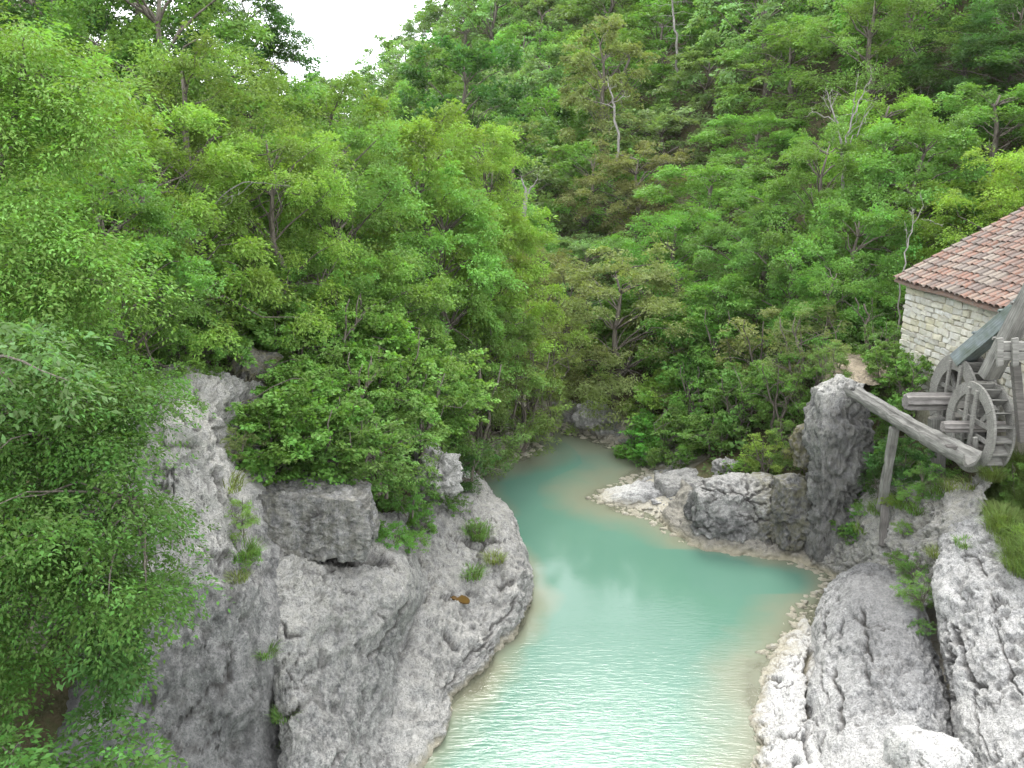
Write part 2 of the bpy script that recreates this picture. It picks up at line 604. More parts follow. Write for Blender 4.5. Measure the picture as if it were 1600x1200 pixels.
# ------------------------------------------------------------------ rock builders
def catmull(c, n):
    """c: (k, ..., 3) control points along axis 0 -> n samples"""
    c = np.asarray(c, dtype=float)
    k = len(c)
    t = np.linspace(0, k - 1 - 1e-9, n)
    i = np.floor(t).astype(int)
    f = (t - i).reshape((-1,) + (1,) * (c.ndim - 1))
    g = lambda j: c[np.clip(j, 0, k - 1)]
    p0, p1, p2, p3 = g(i - 1), g(i), g(i + 1), g(i + 2)
    return 0.5 * ((2 * p1) + (-p0 + p2) * f + (2 * p0 - 5 * p1 + 4 * p2 - p3) * f ** 2 + (-p0 + 3 * p1 - 3 * p2 + p3) * f ** 3)


def displace(v, nrm, seed, big=0.16, bigf=0.8, mid=0.05, fine=0.022, crack=0.05, crackf=0.8, strata=0.0, stretch=(1, 1, 1), pits=0.03, cw=0.03):
    q = v * np.array(stretch)
    off = seed * 3.7
    d = big * fbm(q * bigf + off, 4, seed)
    f1, f2 = worley(q * bigf * 1.9 + off + 0.3 * np.stack([fbm(q * 2.1 + k * 9, 3, seed + k) for k in range(3)], 1), seed + 70)
    d = d + mid * 0.8 * (f1 - 0.5)                                       # faceted blocks
    wv = 0.22 * np.stack([fbm(q * 2.9 + k * 5, 3, seed + 20 + k, 0.6) for k in range(3)], 1)
    d = d + mid * 1.1 * facets(q * 1.15 * (bigf / 0.8) + off + wv, seed + 61) + mid * 0.55 * facets(q * 3.2 + off + wv * 1.6, seed + 64)
    e1, e2 = worley(q * 4.3 + off + 0.3 * np.stack([fbm(q * 5 + k * 9, 2, seed + k) for k in range(3)], 1), seed + 75)
    rough = sstep(-0.35, 0.35, fbm(q * 0.55 + off, 2, seed + 33))
    d = d + mid * (0.25 + 0.75 * rough) * (e1 - 0.5) * 0.9
    d = d + fine * (0.5 + rough) * fbm(v * 7.0 + off, 4, seed + 90, 0.7)
    pn = fbm(v * np.array([5, 5, 6.5]) + off, 3, seed + 95)
    d = d - pits * (0.2 + rough) * sstep(0.25, 0.6, pn)
    wq = q * crackf + off + 0.16 * np.stack([fbm(q * 2.6 + k * 7, 4, seed + 3 * k, 0.6) for k in range(3)], 1)
    g1, g2 = worley(wq, seed + 110)
    ck = 1 - sstep(0.0, cw * (0.4 + 1.2 * sstep(-0.4, 0.5, fbm(q * 1.9 + off, 2, seed + 55))), g2 - g1)
    ck = ck * sstep(-0.1, 0.3, fbm(q * 0.8 + off, 3, seed + 130))
    d = d - crack * ck
    if strata:
        d = d + strata * vn(np.column_stack([v[:, 0] * 0.5, v[:, 1] * 0.5, v[:, 2] * 4.2 + 0.5 * fbm(v * 1.2, 2, seed)]) + off, seed + 150)
    ck = np.maximum(ck, 0.55 * sstep(0.4, 0.65, pn) * rough)
    return v + nrm * d[:, None], ck


def carve(v, nrm, ck, cuts, seed):
    """open joints along lines read off the photograph: a real groove in the rock"""
    x, y, z = v[:, 0], v[:, 1], v[:, 2] - CAMZ
    dep = y * CT - z * ST
    px, py = 800 + F * x / dep, 600 - F * (y * ST + z * CT) / dep
    wob = np.stack([fbm(v * 3.1 + 3 + k * 9, 3, seed + k + 300, 0.6) for k in range(2)], 1) * 7
    px, py = px + wob[:, 0], py + wob[:, 1]
    for line, wpx, depth in cuts:
        best = np.full(len(v), 1e9)
        for (x0, y0), (x1, y1) in zip(line, line[1:]):
            L2 = (x1 - x0) ** 2 + (y1 - y0) ** 2
            t = np.clip(((px - x0) * (x1 - x0) + (py - y0) * (y1 - y0)) / L2, 0, 1)
            best = np.minimum(best, np.hypot(px - x0 - t * (x1 - x0), py - y0 - t * (y1 - y0)))
        g = (1 - sstep(wpx * 0.35, wpx, best)) * sstep(-0.6, -0.1, vn(v * 1.8, seed + 310))
        v = v - nrm * (g * depth)[:, None]
        ck = np.maximum(ck, g)
    return v, ck


def grid_normals(G):
    du = np.gradient(G, axis=0)
    dv = np.gradient(G, axis=1)
    n = np.cross(du, dv)
    return n / np.maximum(np.linalg.norm(n, axis=2, keepdims=True), 1e-9)


def patch_geo(ctrl, nu, nv, seed, flip=False, pale=None, moss=None, cuts=(), **kw):
    """ctrl[column][row] of XYZ points -> displaced sheet that wraps round the rock"""
    c = np.asarray(ctrl, dtype=float)
    G = catmull(c, nu)
    G = catmull(np.swapaxes(G, 0, 1), nv).swapaxes(0, 1)
    N = grid_normals(G)
    view = np.array([0, 0, CAMZ]) - G
    if (N * view).sum(2).mean() < 0: N = -N
    v, ck = displace(G.reshape(-1, 3), N.reshape(-1, 3), seed, **kw)
    if cuts: v, ck = carve(v, N.reshape(-1, 3), ck, cuts, seed)
    n = len(v)
    at = {'crack': ck, 'pale': np.zeros(n) if pale is None else pale(v), 'moss': np.zeros(n) if moss is None else moss(v)}
    return v, grid_faces(nu, nv), at


def join_geo(parts):
    V, Fc, A, o = [], [], {}, 0
    for v, f, a in parts:
        V.append(v); Fc.append(f + o); o += len(v)
        for k, x in a.items(): A.setdefault(k, []).append(x)
    return np.concatenate(V), np.concatenate(Fc), {k: np.concatenate(x) for k, x in A.items()}


def cube_sphere(n):
    s = np.linspace(-1, 1, n)
    a, b = np.meshgrid(s, s, indexing='ij')
    o = np.ones_like(a)
    fs, vs, k = [], [], 0
    base = grid_faces(n, n)
    for M3, rev in (((o, a, b), 0), ((-o, a, b), 1), ((a, o, b), 1), ((a, -o, b), 0), ((a, b, o), 0), ((a, b, -o), 1)):
        v = np.stack(M3, -1).reshape(-1, 3)
        f = base + k
        fs.append(f[:, ::-1] if rev else f)
        vs.append(v); k += len(v)
    V, Fc = np.concatenate(vs), np.concatenate(fs)
    key = np.round(V * 1e5).astype(np.int64)
    _, idx, inv = np.unique(key, axis=0, return_index=True, return_inverse=True)
    return V[idx], inv.reshape(-1)[Fc]


def blob_geo(center, rad, seed, n=40, boxy=0.45, rotz=0.0, tilt=(0, 0), taper=0.0, pale=None, moss=None, cuts=(), **kw):
    V, Fc = cube_sphere(n)
    S = V / np.linalg.norm(V, axis=1, keepdims=True)
    Q = S * (1 - boxy) + V * 0.85 * boxy
    Q = Q * (1 - taper * Q[:, 2:3] * np.array([1, 1, 0]))
    Q = Q * np.array(rad)
    Rm = np.array(Matrix.Rotation(rotz, 3, 'Z') @ Matrix.Rotation(tilt[0], 3, 'X') @ Matrix.Rotation(tilt[1], 3, 'Y'))
    nr = S / np.array(rad)
    nr = nr / np.linalg.norm(nr, axis=1, keepdims=True)
    Q = Q @ Rm.T + np.array(center)
    nr = nr @ Rm.T
    v, ck = displace(Q, nr, seed, **kw)
    if cuts: v, ck = carve(v, nr, ck, cuts, seed)
    k = len(v)
    return v, Fc, {'crack': ck, 'pale': np.zeros(k) if pale is None else pale(v), 'moss': np.zeros(k) if moss is None else moss(v)}


def rock_obj(name, geo, m, label=None, cat=None, group=None, kind=None):
    v, f, a = geo
    if kind is None:                      # origin at the base so the thing can be pushed about
        o0 = np.array([v[:, 0].mean(), v[:, 1].mean(), v[:, 2].min()])
    else:
        o0 = np.zeros(3)
    o = link(name, np_mesh(name, v - o0, f, a), m)
    o.location = o0
    return tag(o, label, cat, group, kind)


def axis(v, pts):
    """piecewise value against world z"""
    return np.interp(v[:, 2], [p[0] for p in pts], [p[1] for p in pts])


# ---- left cliff: three bulging faces that meet in cracks, with one joint between each
def build_left_cliff():
    parts = []
    # face A: grey wall and the pale block above it (photo x 60..400)
    A = []
    for (xb, yb), mid_, up_, top_, back_ in (
            ((-13, 9.2), P(-60, 1000, 11.2), P(-40, 800, 13.0), P(-40, 640, 15), P(-60, 560, 20)),
            ((-9.2, 12.6), P(85, 1050, 14.4), P(95, 860, 13.4), P(110, 660, 13.8), P(110, 590, 18)),
            ((-8.2, 11.4), P(140, 1050, 13.0), P(150, 860, 12.6), P(165, 660, 13.7), P(160, 588, 17.5)),
            ((-7.6, 10.1), P(200, 1000, 11.4), P(200, 820, 12.4), P(225, 660, 13.6), P(215, 585, 17)),
            ((-6.3, 10.2), P(270, 990, 11.7), P(265, 800, 12.6), P(285, 632, 13.6), P(290, 585, 17)),
            ((-5.2, 10.35), P(340, 990, 12.0), P(340, 800, 13.1), P(335, 650, 14.1), P(345, 590, 17)),
            ((-4.5, 10.7), P(398, 990, 12.5), P(385, 810, 13.8), P(352, 690, 14.9), P(380, 600, 17.5)),
            ((-3.5, 12.4), P(470, 990, 14.2), P(450, 830, 15.2), P(400, 720, 15.9), P(420, 610, 18))):
        A.append([(xb, yb - 0.1, -1.5), (xb, yb, 0.0), tuple((np.array((xb, yb, 0)) + np.array(mid_)) / 2 + np.array([0, -0.05, 0])), mid_, up_, top_, back_])
    parts.append(patch_geo(A, 210, 190, 11, pale=lambda v: axis(v, [(2.4, 0.0), (4.2, 0.35), (5.4, 0.8), (6.8, 1.05)]) * sstep(-7.5, -6, v[:, 0]) - 0.22 - 0.25 * (1 - sstep(-7.2, -5.6, v[:, 0] - 0.35 * (v[:, 2] - 3))), moss=lambda v: axis(v, [(4, 0), (7, 0.4)]) * 0.6 + 0.9 * (1 - sstep(-8.3, -7.6, v[:, 0])),
                           big=0.2, bigf=0.7, mid=0.07, crack=0.08, strata=0.05,
                           cuts=[([(250, 690), (300, 700), (345, 690)], 4, 0.07), ([(240, 740), (290, 735), (330, 760)], 4, 0.08), ([(262, 640), (300, 665), (335, 668)], 3, 0.05), ([(330, 650), (345, 760), (372, 850), (395, 900)], 6, 0.14), ([(300, 600), (318, 650), (325, 720)], 4, 0.08)]))
    # face B: the big bulge (x 400..660)
    B = []
    for base, lo, mid_, up_, lip, back_ in (
            ((-4.6, 11.2), P(432, 1200, 12.0), P(420, 1050, 12.95), P(405, 925, 13.75), P(395, 864, 14.8), P(390, 800, 17)),
            ((-4.1, 10.9), P(455, 1200, 11.7), P(440, 1050, 12.6), P(425, 925, 13.4), P(420, 864, 14.4), P(420, 800, 17)),
            ((-3.4, 11.3), P(520, 1200, 12.0), P(510, 1050, 13.0), P(500, 935, 13.7), P(490, 873, 14.8), P(490, 800, 17.5)),
            ((-2.7, 12.2), P(575, 1200, 12.9), P(580, 1040, 14.0), P(577, 940, 14.3), P(565, 868, 15.4), P(555, 800, 18)),
            ((-2.3, 13.4), P(612, 1200, 13.25), P(618, 1030, 15.3), P(636, 935, 15.3), P(615, 870, 16.2), P(600, 800, 18.5)),
            ((-2.6, 13.6), P(632, 1200, 13.6), P(648, 1010, 16.6), P(668, 928, 17.2), P(650, 870, 17.8), P(640, 790, 19.5))):
        B.append([(base[0], base[1], -1.5), (base[0], base[1], 0.0), lo, mid_, up_, lip, back_])
    parts.append(patch_geo(B, 200, 190, 23, pale=lambda v: axis(v, [(0.6, 0.45), (2.0, 0.25), (2.9, 0.45), (3.6, 0.65), (4.2, 0.8)]) - 0.08, moss=lambda v: axis(v, [(1, 0), (4.5, 0.25)]),
                           big=0.15, bigf=0.75, mid=0.05, crack=0.06,
                           cuts=[([(402, 842), (450, 842), (500, 862), (570, 878), (612, 872)], 9, 0.30), ([(420, 950), (440, 985), (470, 1000)], 4, 0.08), ([(500, 910), (560, 930), (600, 965)], 3, 0.05), ([(465, 1100), (440, 1140), (436, 1200)], 6, 0.15), ([(640, 935), (615, 985), (575, 1030)], 5, 0.06)]))
    # face C: slab sloping to the water and the point (x 620..830)
    Cc = []
    for base, lo, mid_, up_, back_ in (
            ((-3.2, 12.8), P(555, 1180, 13.1), P(558, 1020, 15.3), P(578, 912, 17.4), P(585, 820, 19.8)),
            ((-1.73, 13.5), P(660, 1120, 14.4), P(655, 985, 16.1), P(650, 880, 18.0), P(625, 800, 20.5)),
            ((-1.3, 15.2), P(702, 1060, 15.6), P(700, 950, 17.2), P(690, 850, 19.2), P(655, 765, 21.5)),
            ((-0.57, 16.8), P(758, 1005, 17.0), P(752, 925, 18.2), P(735, 830, 20.2), P(690, 745, 23)),
            ((0.15, 18.4), P(810, 935, 18.5), P(800, 885, 19.2), P(775, 800, 21.3), P(715, 735, 24.5)),
            ((0.42, 19.5), P(821, 895, 19.6), P(817, 855, 20.2), P(785, 792, 22.3), P(735, 742, 25)),
            ((0.3, 20.8), P(820, 880, 20.9), P(806, 832, 21.2), P(770, 775, 23.4), P(735, 745, 25.5)),
            ((-0.6, 24.4), P(790, 835, 23.8), P(780, 815, 23.4), P(755, 775, 24.8), P(735, 750, 26.2))):
        Cc.append([(base[0] - 0.1, base[1], -1.5), (base[0], base[1], 0.0), lo, mid_, up_, back_])
    parts.append(patch_geo(Cc, 230, 150, 37, pale=lambda v: axis(v, [(0, 0.55), (1.0, 0.4), (2.6, 0.25), (4, 0.1)]), moss=lambda v: axis(v, [(0, 0), (1, 0.1), (3, 0.35)]),
                           big=0.12, bigf=0.9, mid=0.07, crack=0.05, crackf=1.0, fine=0.03,
                           cuts=[([(690, 840), (740, 850), (790, 845)], 4, 0.07), ([(640, 940), (690, 930), (745, 935), (800, 905)], 5, 0.09), ([(735, 800), (752, 850), (745, 880)], 4, 0.08), ([(812, 930), (770, 985), (720, 1040), (690, 1090)], 4, 0.06), ([(690, 985), (705, 1010), (712, 1015)], 4, 0.08)]))
    rock_obj('cliff', join_geo(parts), M['rock'], kind='structure')


build_left_cliff()

rock_obj('rock_block', blob_geo(P(489, 803, 15.3), (1.28, 1.0, 0.68), 51, 72, 0.85, R(9), (R(-6), R(8)), 0.04, pale=lambda v: np.full(len(v), -0.05), moss=lambda v: np.full(len(v), 0.25),
                                big=0.10, bigf=1.0, mid=0.06, crack=0.04, crackf=0.9), M['rock'],
         'big grey overhanging rock block on the left cliff below the leafy bush', 'rock')
rock_obj('loose_slab', blob_geo(P(487, 850, 14.72), (0.42, 0.2, 0.12), 53, 26, 0.6, R(8), (0, R(12)), 0, pale=lambda v: np.full(len(v), 0.1), big=0.06, bigf=2.5, mid=0.03, crack=0.0), M['rock'],
         'small flat slab wedged in the crack under the overhanging block', 'rock')
rock_obj('loose_slab', blob_geo(P(545, 864, 15.1), (0.34, 0.2, 0.09), 54, 22, 0.6, R(12), (0, R(14)), 0, big=0.05, bigf=2.5, mid=0.03, crack=0.0), M['rock'],
         'thin grey slab at the right end of the crack under the block', 'rock')
rock_obj('outcrop', blob_geo(P(680, 737, 20.4), (0.42, 0.5, 0.5), 57, 40, 0.5, R(20), (0, R(10)), 0.1, pale=lambda v: np.full(len(v), 0.75), big=0.3, bigf=1.8, mid=0.2, crack=0.15, crackf=2.4, fine=0.05, strata=0.06), M['rock'],
         'jagged white outcrop among the bushes above the cliff point', 'rock')
rock_obj('outcrop', blob_geo(P(405, 585, 18.4), (0.62, 0.6, 0.75), 58, 40, 0.5, R(30), (0, R(14)), 0.2, pale=lambda v: np.full(len(v), 0.05), moss=lambda v: np.full(len(v), 0.7), big=0.2, bigf=1.2, mid=0.08, crack=0.1, crackf=1.5), M['rock_brown'],
         'mossy brown outcrop under the trees at the top of the left cliff', 'rock')


# ---- right bank rocks
def build_right_rocks():
    # striated slab leaning up from the water (x 1265..1480, y 880..1200)
    S = []
    for col in (
            (Pz(1245, 1230, -0.9), Pz(1262, 1215, 0.15), P(1266, 1120, 14.45), P(1266, 1040, 16.2), P(1266, 975, 17.9), P(1290, 920, 19.5), Pz(1310, 905, -0.5)),
            (Pz(1262, 1330, -0.6), P(1268, 1290, 11.9), P(1275, 1120, 14.2), P(1278, 1030, 15.9), P(1282, 950, 17.5), P(1306, 905, 19.2), Pz(1325, 892, 0.1)),
            (P(1320, 1330, 10.9), P(1325, 1250, 11.9), P(1330, 1120, 13.6), P(1335, 1030, 15.1), P(1340, 930, 16.9), P(1350, 889, 18.5), P(1372, 880, 19.8)),
            (P(1400, 1330, 10.8), P(1400, 1250, 11.7), P(1400, 1120, 13.3), P(1400, 1030, 14.6), P(1398, 950, 16.1), P(1402, 908, 17.6), P(1410, 880, 19)),
            (P(1480, 1330, 11.1), P(1475, 1250, 11.9), P(1462, 1120, 13.4), P(1448, 1030, 14.7), P(1440, 960, 16.0), P(1432, 930, 17.2), P(1430, 890, 18.5)),
            (P(1520, 1330, 11.8), P(1500, 1250, 12.6), P(1482, 1130, 14.1), P(1468, 1050, 15.2), P(1456, 990, 16.4), P(1452, 960, 17.4), P(1445, 900, 18.6))):
        S.append(list(col))
    rock_obj('rock_slab', patch_geo(S, 200, 220, 61, pale=lambda v: axis(v, [(0.2, 0.6), (0.9, 0.3), (1.3, -0.05), (1.7, -0.28)]) + 0.55 * (1 - sstep(12.0, 14.4, v[:, 1])),
                                    big=0.10, bigf=0.8, mid=0.05, crack=0.06, crackf=0.9, stretch=(1.25, 0.7, 0.85), pits=0.045,
                                    cuts=[([(1314, 930), (1312, 1000), (1309, 1060), (1312, 1140)], 4, 0.10), ([(1345, 950), (1355, 1007), (1358, 1046), (1366, 1080)], 4, 0.10), ([(1290, 940), (1283, 1010), (1287, 1090), (1282, 1180)], 3, 0.06), ([(1335, 965), (1365, 972), (1390, 985)], 3, 0.06), ([(1330, 1130), (1350, 1132), (1352, 1118)], 3, 0.05)]), M['rock_pale'],
             'grey striated rock slab with long cracks leaning up from the pale shore', 'rock')
    # big pale cracked slab at the right edge (x 1460..1700, y 780..1200)
    B = []
    for col in (
            (P(1525, 1300, 12.4), P(1500, 1200, 13.2), P(1478, 1090, 14.6), P(1466, 1000, 15.6), P(1462, 900, 16.9), P(1468, 835, 17.9), P(1480, 800, 19)),
            (P(1545, 1300, 11.3), P(1522, 1200, 12.3), P(1492, 1090, 13.7), P(1472, 1000, 14.9), P(1466, 900, 16.1), P(1478, 830, 17.1), P(1490, 795, 18)),
            (P(1600, 1300, 10.6), P(1580, 1200, 11.5), P(1545, 1090, 13.0), P(1525, 1000, 14.1), P(1515, 900, 15.5), P(1515, 820, 16.7), P(1510, 788, 17.8)),
            (P(1680, 1300, 10.2), P(1665, 1200, 11.1), P(1630, 1090, 12.4), P(1600, 1000, 13.5), P(1580, 900, 14.9), P(1560, 825, 16.2), P(1540, 785, 17.4)),
            (P(1780, 1300, 10.0), P(1760, 1200, 10.8), P(1730, 1090, 12.0), P(1700, 1000, 13.0), P(1660, 900, 14.2), P(1625, 850, 15.4), P(1590, 800, 16.8))):
        B.append(list(col))
    rock_obj('rock_slab', patch_geo(B, 200, 210, 67, pale=lambda v: axis(v, [(0.5, 0.7), (2.0, 0.5), (3.2, 0.3), (4, -0.05)]),
                                    big=0.13, bigf=0.8, mid=0.06, crack=0.06, crackf=0.85, stretch=(1, 0.8, 1), pits=0.05,
                                    cuts=[([(1490, 975), (1496, 1007), (1500, 1037), (1514, 1060), (1535, 1075)], 6, 0.18), ([(1540, 900), (1549, 928), (1553, 938), (1585, 938)], 3, 0.09), ([(1472, 960), (1480, 1010), (1485, 1060), (1480, 1110)], 5, 0.12), ([(1560, 990), (1575, 1050), (1600, 1080)], 3, 0.07), ([(1500, 870), (1530, 880), (1548, 905)], 3, 0.06), ([(1525, 1080), (1530, 1140), (1545, 1190)], 3, 0.06), ([(1580, 880), (1570, 920), (1560, 960)], 3, 0.06)]), M['rock_pale'],
             'big white rock slab with branching cracks at the right edge below the grass', 'rock')
    # pale shore apron between slab and water (x 1170..1280, y 960..1200)
    Ap = []
    for col in (
            (Pz(1155, 1330, -0.4), Pz(1160, 1230, -0.35), Pz(1150, 1150, -0.35), Pz(1165, 1060, -0.35), Pz(1210, 990, -0.35), Pz(1255, 950, -0.35)),
            (Pz(1185, 1330, 0.1), Pz(1188, 1220, 0.1), Pz(1180, 1140, 0.08), Pz(1190, 1062, 0.1), Pz(1226, 998, 0.08), Pz(1258, 962, 0.04)),
            (Pz(1215, 1330, 0.42), Pz(1215, 1210, 0.4), Pz(1212, 1130, 0.34), Pz(1215, 1065, 0.3), Pz(1240, 1005, 0.22), Pz(1262, 970, 0.12)),
            (Pz(1255, 1330, 0.5), Pz(1252, 1200, 0.5), Pz(1250, 1130, 0.45), Pz(1248, 1065, 0.4), Pz(1258, 1010, 0.28), Pz(1268, 980, 0.18)),
            (Pz(1300, 1330, 0.3), Pz(1300, 1200, 0.2), Pz(1300, 1120, 0.15), Pz(1300, 1060, 0.1), Pz(1300, 1010, 0.05), Pz(1300, 985, 0.0))):
        Ap.append(list(col))
    rock_obj('rock_ledge', patch_geo(Ap, 110, 200, 71, pale=lambda v: np.full(len(v), 1.0), big=0.09, bigf=1.3, mid=0.05, crack=0.05, crackf=1.3,
                                     cuts=[([(1262, 1020), (1265, 1080), (1261, 1125), (1263, 1185)], 6, 0.2), ([(1243, 1180), (1246, 1215)], 11, 0.3), ([(1195, 1062), (1230, 1070), (1235, 1062)], 3, 0.06), ([(1185, 1165), (1215, 1150), (1250, 1155)], 3, 0.06)]), M['rock_pale'],
             'low white rock ledge at the water\'s edge beside the striated slab', 'rock')
    rock_obj('boulder', blob_geo(P(1455, 1180, 11.9), (0.62, 0.75, 0.36), 73, 46, 0.35, R(15), (R(-14), R(8)), pale=lambda v: np.full(len(v), 1.1), big=0.14, bigf=1.3, mid=0.04, crack=0.0), M['rock_pale'],
             'smooth white boulder in front of the big right slab', 'boulder')
    # boulder by the pool, with the flat white rock running out from it
    rock_obj('boulder', blob_geo(Pz(1163, 815, 0.45)[:2] + (0.35,), (1.9, 1.2, 1.62), 79, 90, 0.45, R(-14), (0, R(-4)), 0.08, pale=lambda v: axis(v, [(0.1, 0.5), (0.5, -0.15), (0.85, -0.1), (1.1, 0.35), (1.8, 0.45)]), moss=lambda v: sstep(6.6, 7.6, v[:, 0]) * 0.8,
                                 big=0.18, bigf=0.8, mid=0.08, crack=0.05, crackf=1.15,
                                 cuts=[([(1095, 760), (1140, 765), (1165, 780), (1200, 795)], 3, 0.09), ([(1165, 745), (1172, 790), (1185, 812)], 3, 0.09), ([(1110, 800), (1165, 782), (1195, 760)], 3, 0.08), ([(1085, 830), (1150, 812), (1215, 815)], 3, 0.07), ([(1205, 745), (1215, 800), (1210, 850)], 4, 0.10)]), M['rock'],
             'rounded grey boulder with branching cracks standing at the pool beside the rock pillar', 'boulder')
    rock_obj('boulder', blob_geo(P(1245, 800, 22.5), (0.78, 0.72, 1.22), 80, 60, 0.55, R(5), (0, 0), 0.08, pale=lambda v: np.full(len(v), -0.2), moss=lambda v: np.full(len(v), 0.55), big=0.14, bigf=0.9, mid=0.07, crack=0.08, crackf=1.0), M['rock'],
             'brown stained rock shoulder between the cracked boulder and the pillar', 'boulder')
    rock_obj('flat_rock', blob_geo(Pz(990, 778, 0.02), (1.35, 0.75, 0.42), 81, 60, 0.3, R(-2), (0, R(-9)), pale=lambda v: 1.2 - 0.9 * sstep(3.9, 4.4, v[:, 0]), big=0.12, bigf=1.0, mid=0.04, crack=0.03), M['rock_pale'],
             'flat white rock tongue running out into the pool', 'rock')
    rock_obj('boulder', blob_geo(Pz(1065, 765, 0.3), (0.95, 0.8, 0.55), 82, 50, 0.5, R(10), (0, R(-6)), pale=lambda v: np.full(len(v), 0.25), big=0.12, bigf=1.2, mid=0.06, crack=0.06, crackf=1.4), M['rock'],
             'low grey boulder behind the flat white rock tongue', 'boulder')
    # ledge along the waterline to the bay corner
    L = []
    for a in (((1035, 812), 25.4), ((1075, 848), 23.9), ((1130, 862), 23.0), ((1200, 872), 22.5), ((1262, 882), 22.0), ((1305, 905), 21.0), ((1315, 930), 20.2)):
        (px, py), Y0 = a
        b = np.array(Pz(px, py, 0.0))
        L.append([tuple(b + np.array([-0.25, -0.35, -0.6])), tuple(b + np.array([-0.03, -0.05, 0.02])), tuple(b + np.array([0.12, 0.15, 0.28])), tuple(b + np.array([0.4, 0.55, 0.45])), tuple(b + np.array([0.8, 1.2, 0.9]))])
    rock_obj('rock_ledge', patch_geo(L, 240, 60, 83, pale=lambda v: np.full(len(v), 0.55), big=0.10, bigf=1.4, mid=0.06, crack=0.07, crackf=1.6), M['rock_brown'],
             'low tan rock ledge along the waterline under the cracked boulder', 'rock')
    # rough slope between the bay, the pillar and the mill posts
    T = []
    for col in (
            (Pz(1262, 892, -0.3), Pz(1268, 878, 0.2), P(1285, 840, 22.0), P(1300, 800, 22.6), P(1310, 760, 23.2)),
            (Pz(1305, 905, -0.3), Pz(1308, 890, 0.25), P(1325, 845, 20.9), P(1340, 790, 21.3), P(1350, 745, 21.9)),
            (Pz(1330, 940, -0.2), P(1345, 900, 19.6), P(1370, 850, 19.6), P(1385, 795, 20.0), P(1395, 748, 20.6)),
            (P(1395, 960, 17.8), P(1400, 910, 18.0), P(1425, 850, 18.3), P(1440, 800, 18.7), P(1450, 755, 19.4)),
            (P(1440, 950, 17.0), P(1450, 890, 17.2), P(1470, 830, 17.5), P(1485, 790, 17.9), P(1500, 745, 18.6)),
            (P(1500, 900, 16.2), P(1505, 850, 16.5), P(1525, 800, 16.9), P(1545, 760, 17.3), P(1560, 720, 18))):
        T.append(list(col))
    rock_obj('rock_slope', patch_geo(T, 220, 120, 87, pale=lambda v: np.full(len(v), 0.45), moss=lambda v: np.full(len(v), 0.3), big=0.16, bigf=1.1, mid=0.10, fine=0.05, crack=0.05, crackf=1.2), M['rock_rough'],
             kind='structure')
    # the pillar
    c = P(1300, 730, 21.7)
    V, Fc = cube_sphere(64)
    S_ = V / np.linalg.norm(V, axis=1, keepdims=True)
    Q = S_ * 0.35 + V * 0.65 * 0.9
    zc = Q[:, 2] / np.abs(Q[:, 2]).max()
    wx = np.interp(zc, [-1, -0.4, 0.0, 0.35, 0.6, 0.9, 1], [0.62, 0.64, 0.68, 0.80, 0.86, 0.78, 0.7])
    cx = np.interp(zc, [-1, -0.5, 0, 0.5, 1], [0.12, 0.12, 0.1, 0.0, -0.08])
    X = np.column_stack([c[0] + 0.03 + cx + Q[:, 0] * wx * 0.95, c[1] + Q[:, 1] * wx * 0.9, 2.6 + zc * 2.82])
    nr = S_ * np.array([1, 1, 0.5]); nr /= np.linalg.norm(nr, axis=1, keepdims=True)
    v, ck = displace(X, nr, 91, big=0.13, bigf=1.1, mid=0.08, fine=0.06, crack=0.03, crackf=1.6, strata=0.03, pits=0.07)
    rock_obj('rock_pillar', (v, Fc, {'crack': ck, 'pale': axis(v, [(4.6, -0.25), (5.2, 0.6)]) + 0.45 * (1 - sstep(7.9, 8.35, v[:, 0])), 'moss': np.full(len(v), 0.15)}), M['rock_rough'],
             'tall rough grey rock pillar carrying the upper end of the log flume', 'pillar')
    rock_obj('rock_stub', blob_geo(P(1258, 700, 22.6), (0.36, 0.4, 0.75), 93, 36, 0.5, R(10), (0, R(-4)), 0.1, pale=lambda v: np.full(len(v), 0.45), moss=lambda v: np.full(len(v), 1.0), big=0.12, bigf=1.5, mid=0.07, crack=0.06, crackf=2), M['rock_brown'],
             'lichen spotted rock stub leaning against the left side of the pillar', 'rock')
    rock_obj('outcrop', blob_geo(P(1135, 735, 26.2), (0.5, 0.4, 0.45), 94, 36, 0.5, 0.3, pale=lambda v: np.full(len(v), 0.4), big=0.14, bigf=1.5, mid=0.08, crack=0.06, crackf=2), M['rock'],
             'grey outcrop between the bushes behind the cracked boulder', 'rock')
    E = [[P(x - 4, 602, 23.1), P(x, 584, 23.7), P(x + 2, 571, 25), P(x + 2, 558, 26.8), P(x, 552, 28)] for x in (1288, 1300, 1320, 1345, 1370, 1395)]
    rock_obj('earth_bank', patch_geo(E, 60, 60, 95, pale=lambda v: np.full(len(v), 0.35), big=0.08, bigf=1.2, mid=0.03, crack=0.0), M['earth'],
             'bare sandy bank on top behind the rock pillar', 'bank')


build_right_rocks()

# ------------------------------------------------------------------ foliage builders
def unit(a): return a / np.maximum(np.linalg.norm(a, axis=-1, keepdims=True), 1e-9)


def leaf_quads(pos, dirs, nrm, length, width, tint, fold=0.18):
    """one pointed four-cornered leaf per position"""
    n = len(pos)
    d = unit(dirs)
    s = unit(np.cross(nrm, d))
    up = np.cross(d, s)
    L = length.reshape(-1, 1)
    W = width.reshape(-1, 1)
    a = pos
    m = pos + d * L * 0.45 - up * L * fold * 0.3
    b = m + s * W * 0.5 + up * L * fold * 0.5
    e = m - s * W * 0.5 + up * L * fold * 0.5
    tip = pos + d * L - up * L * fold
    V = np.stack([a, b, tip, e], 1).reshape(-1, 3)
    Fc = np.arange(n * 4).reshape(-1, 4)
    return V, Fc, {'tint': np.repeat(tint, 4)}


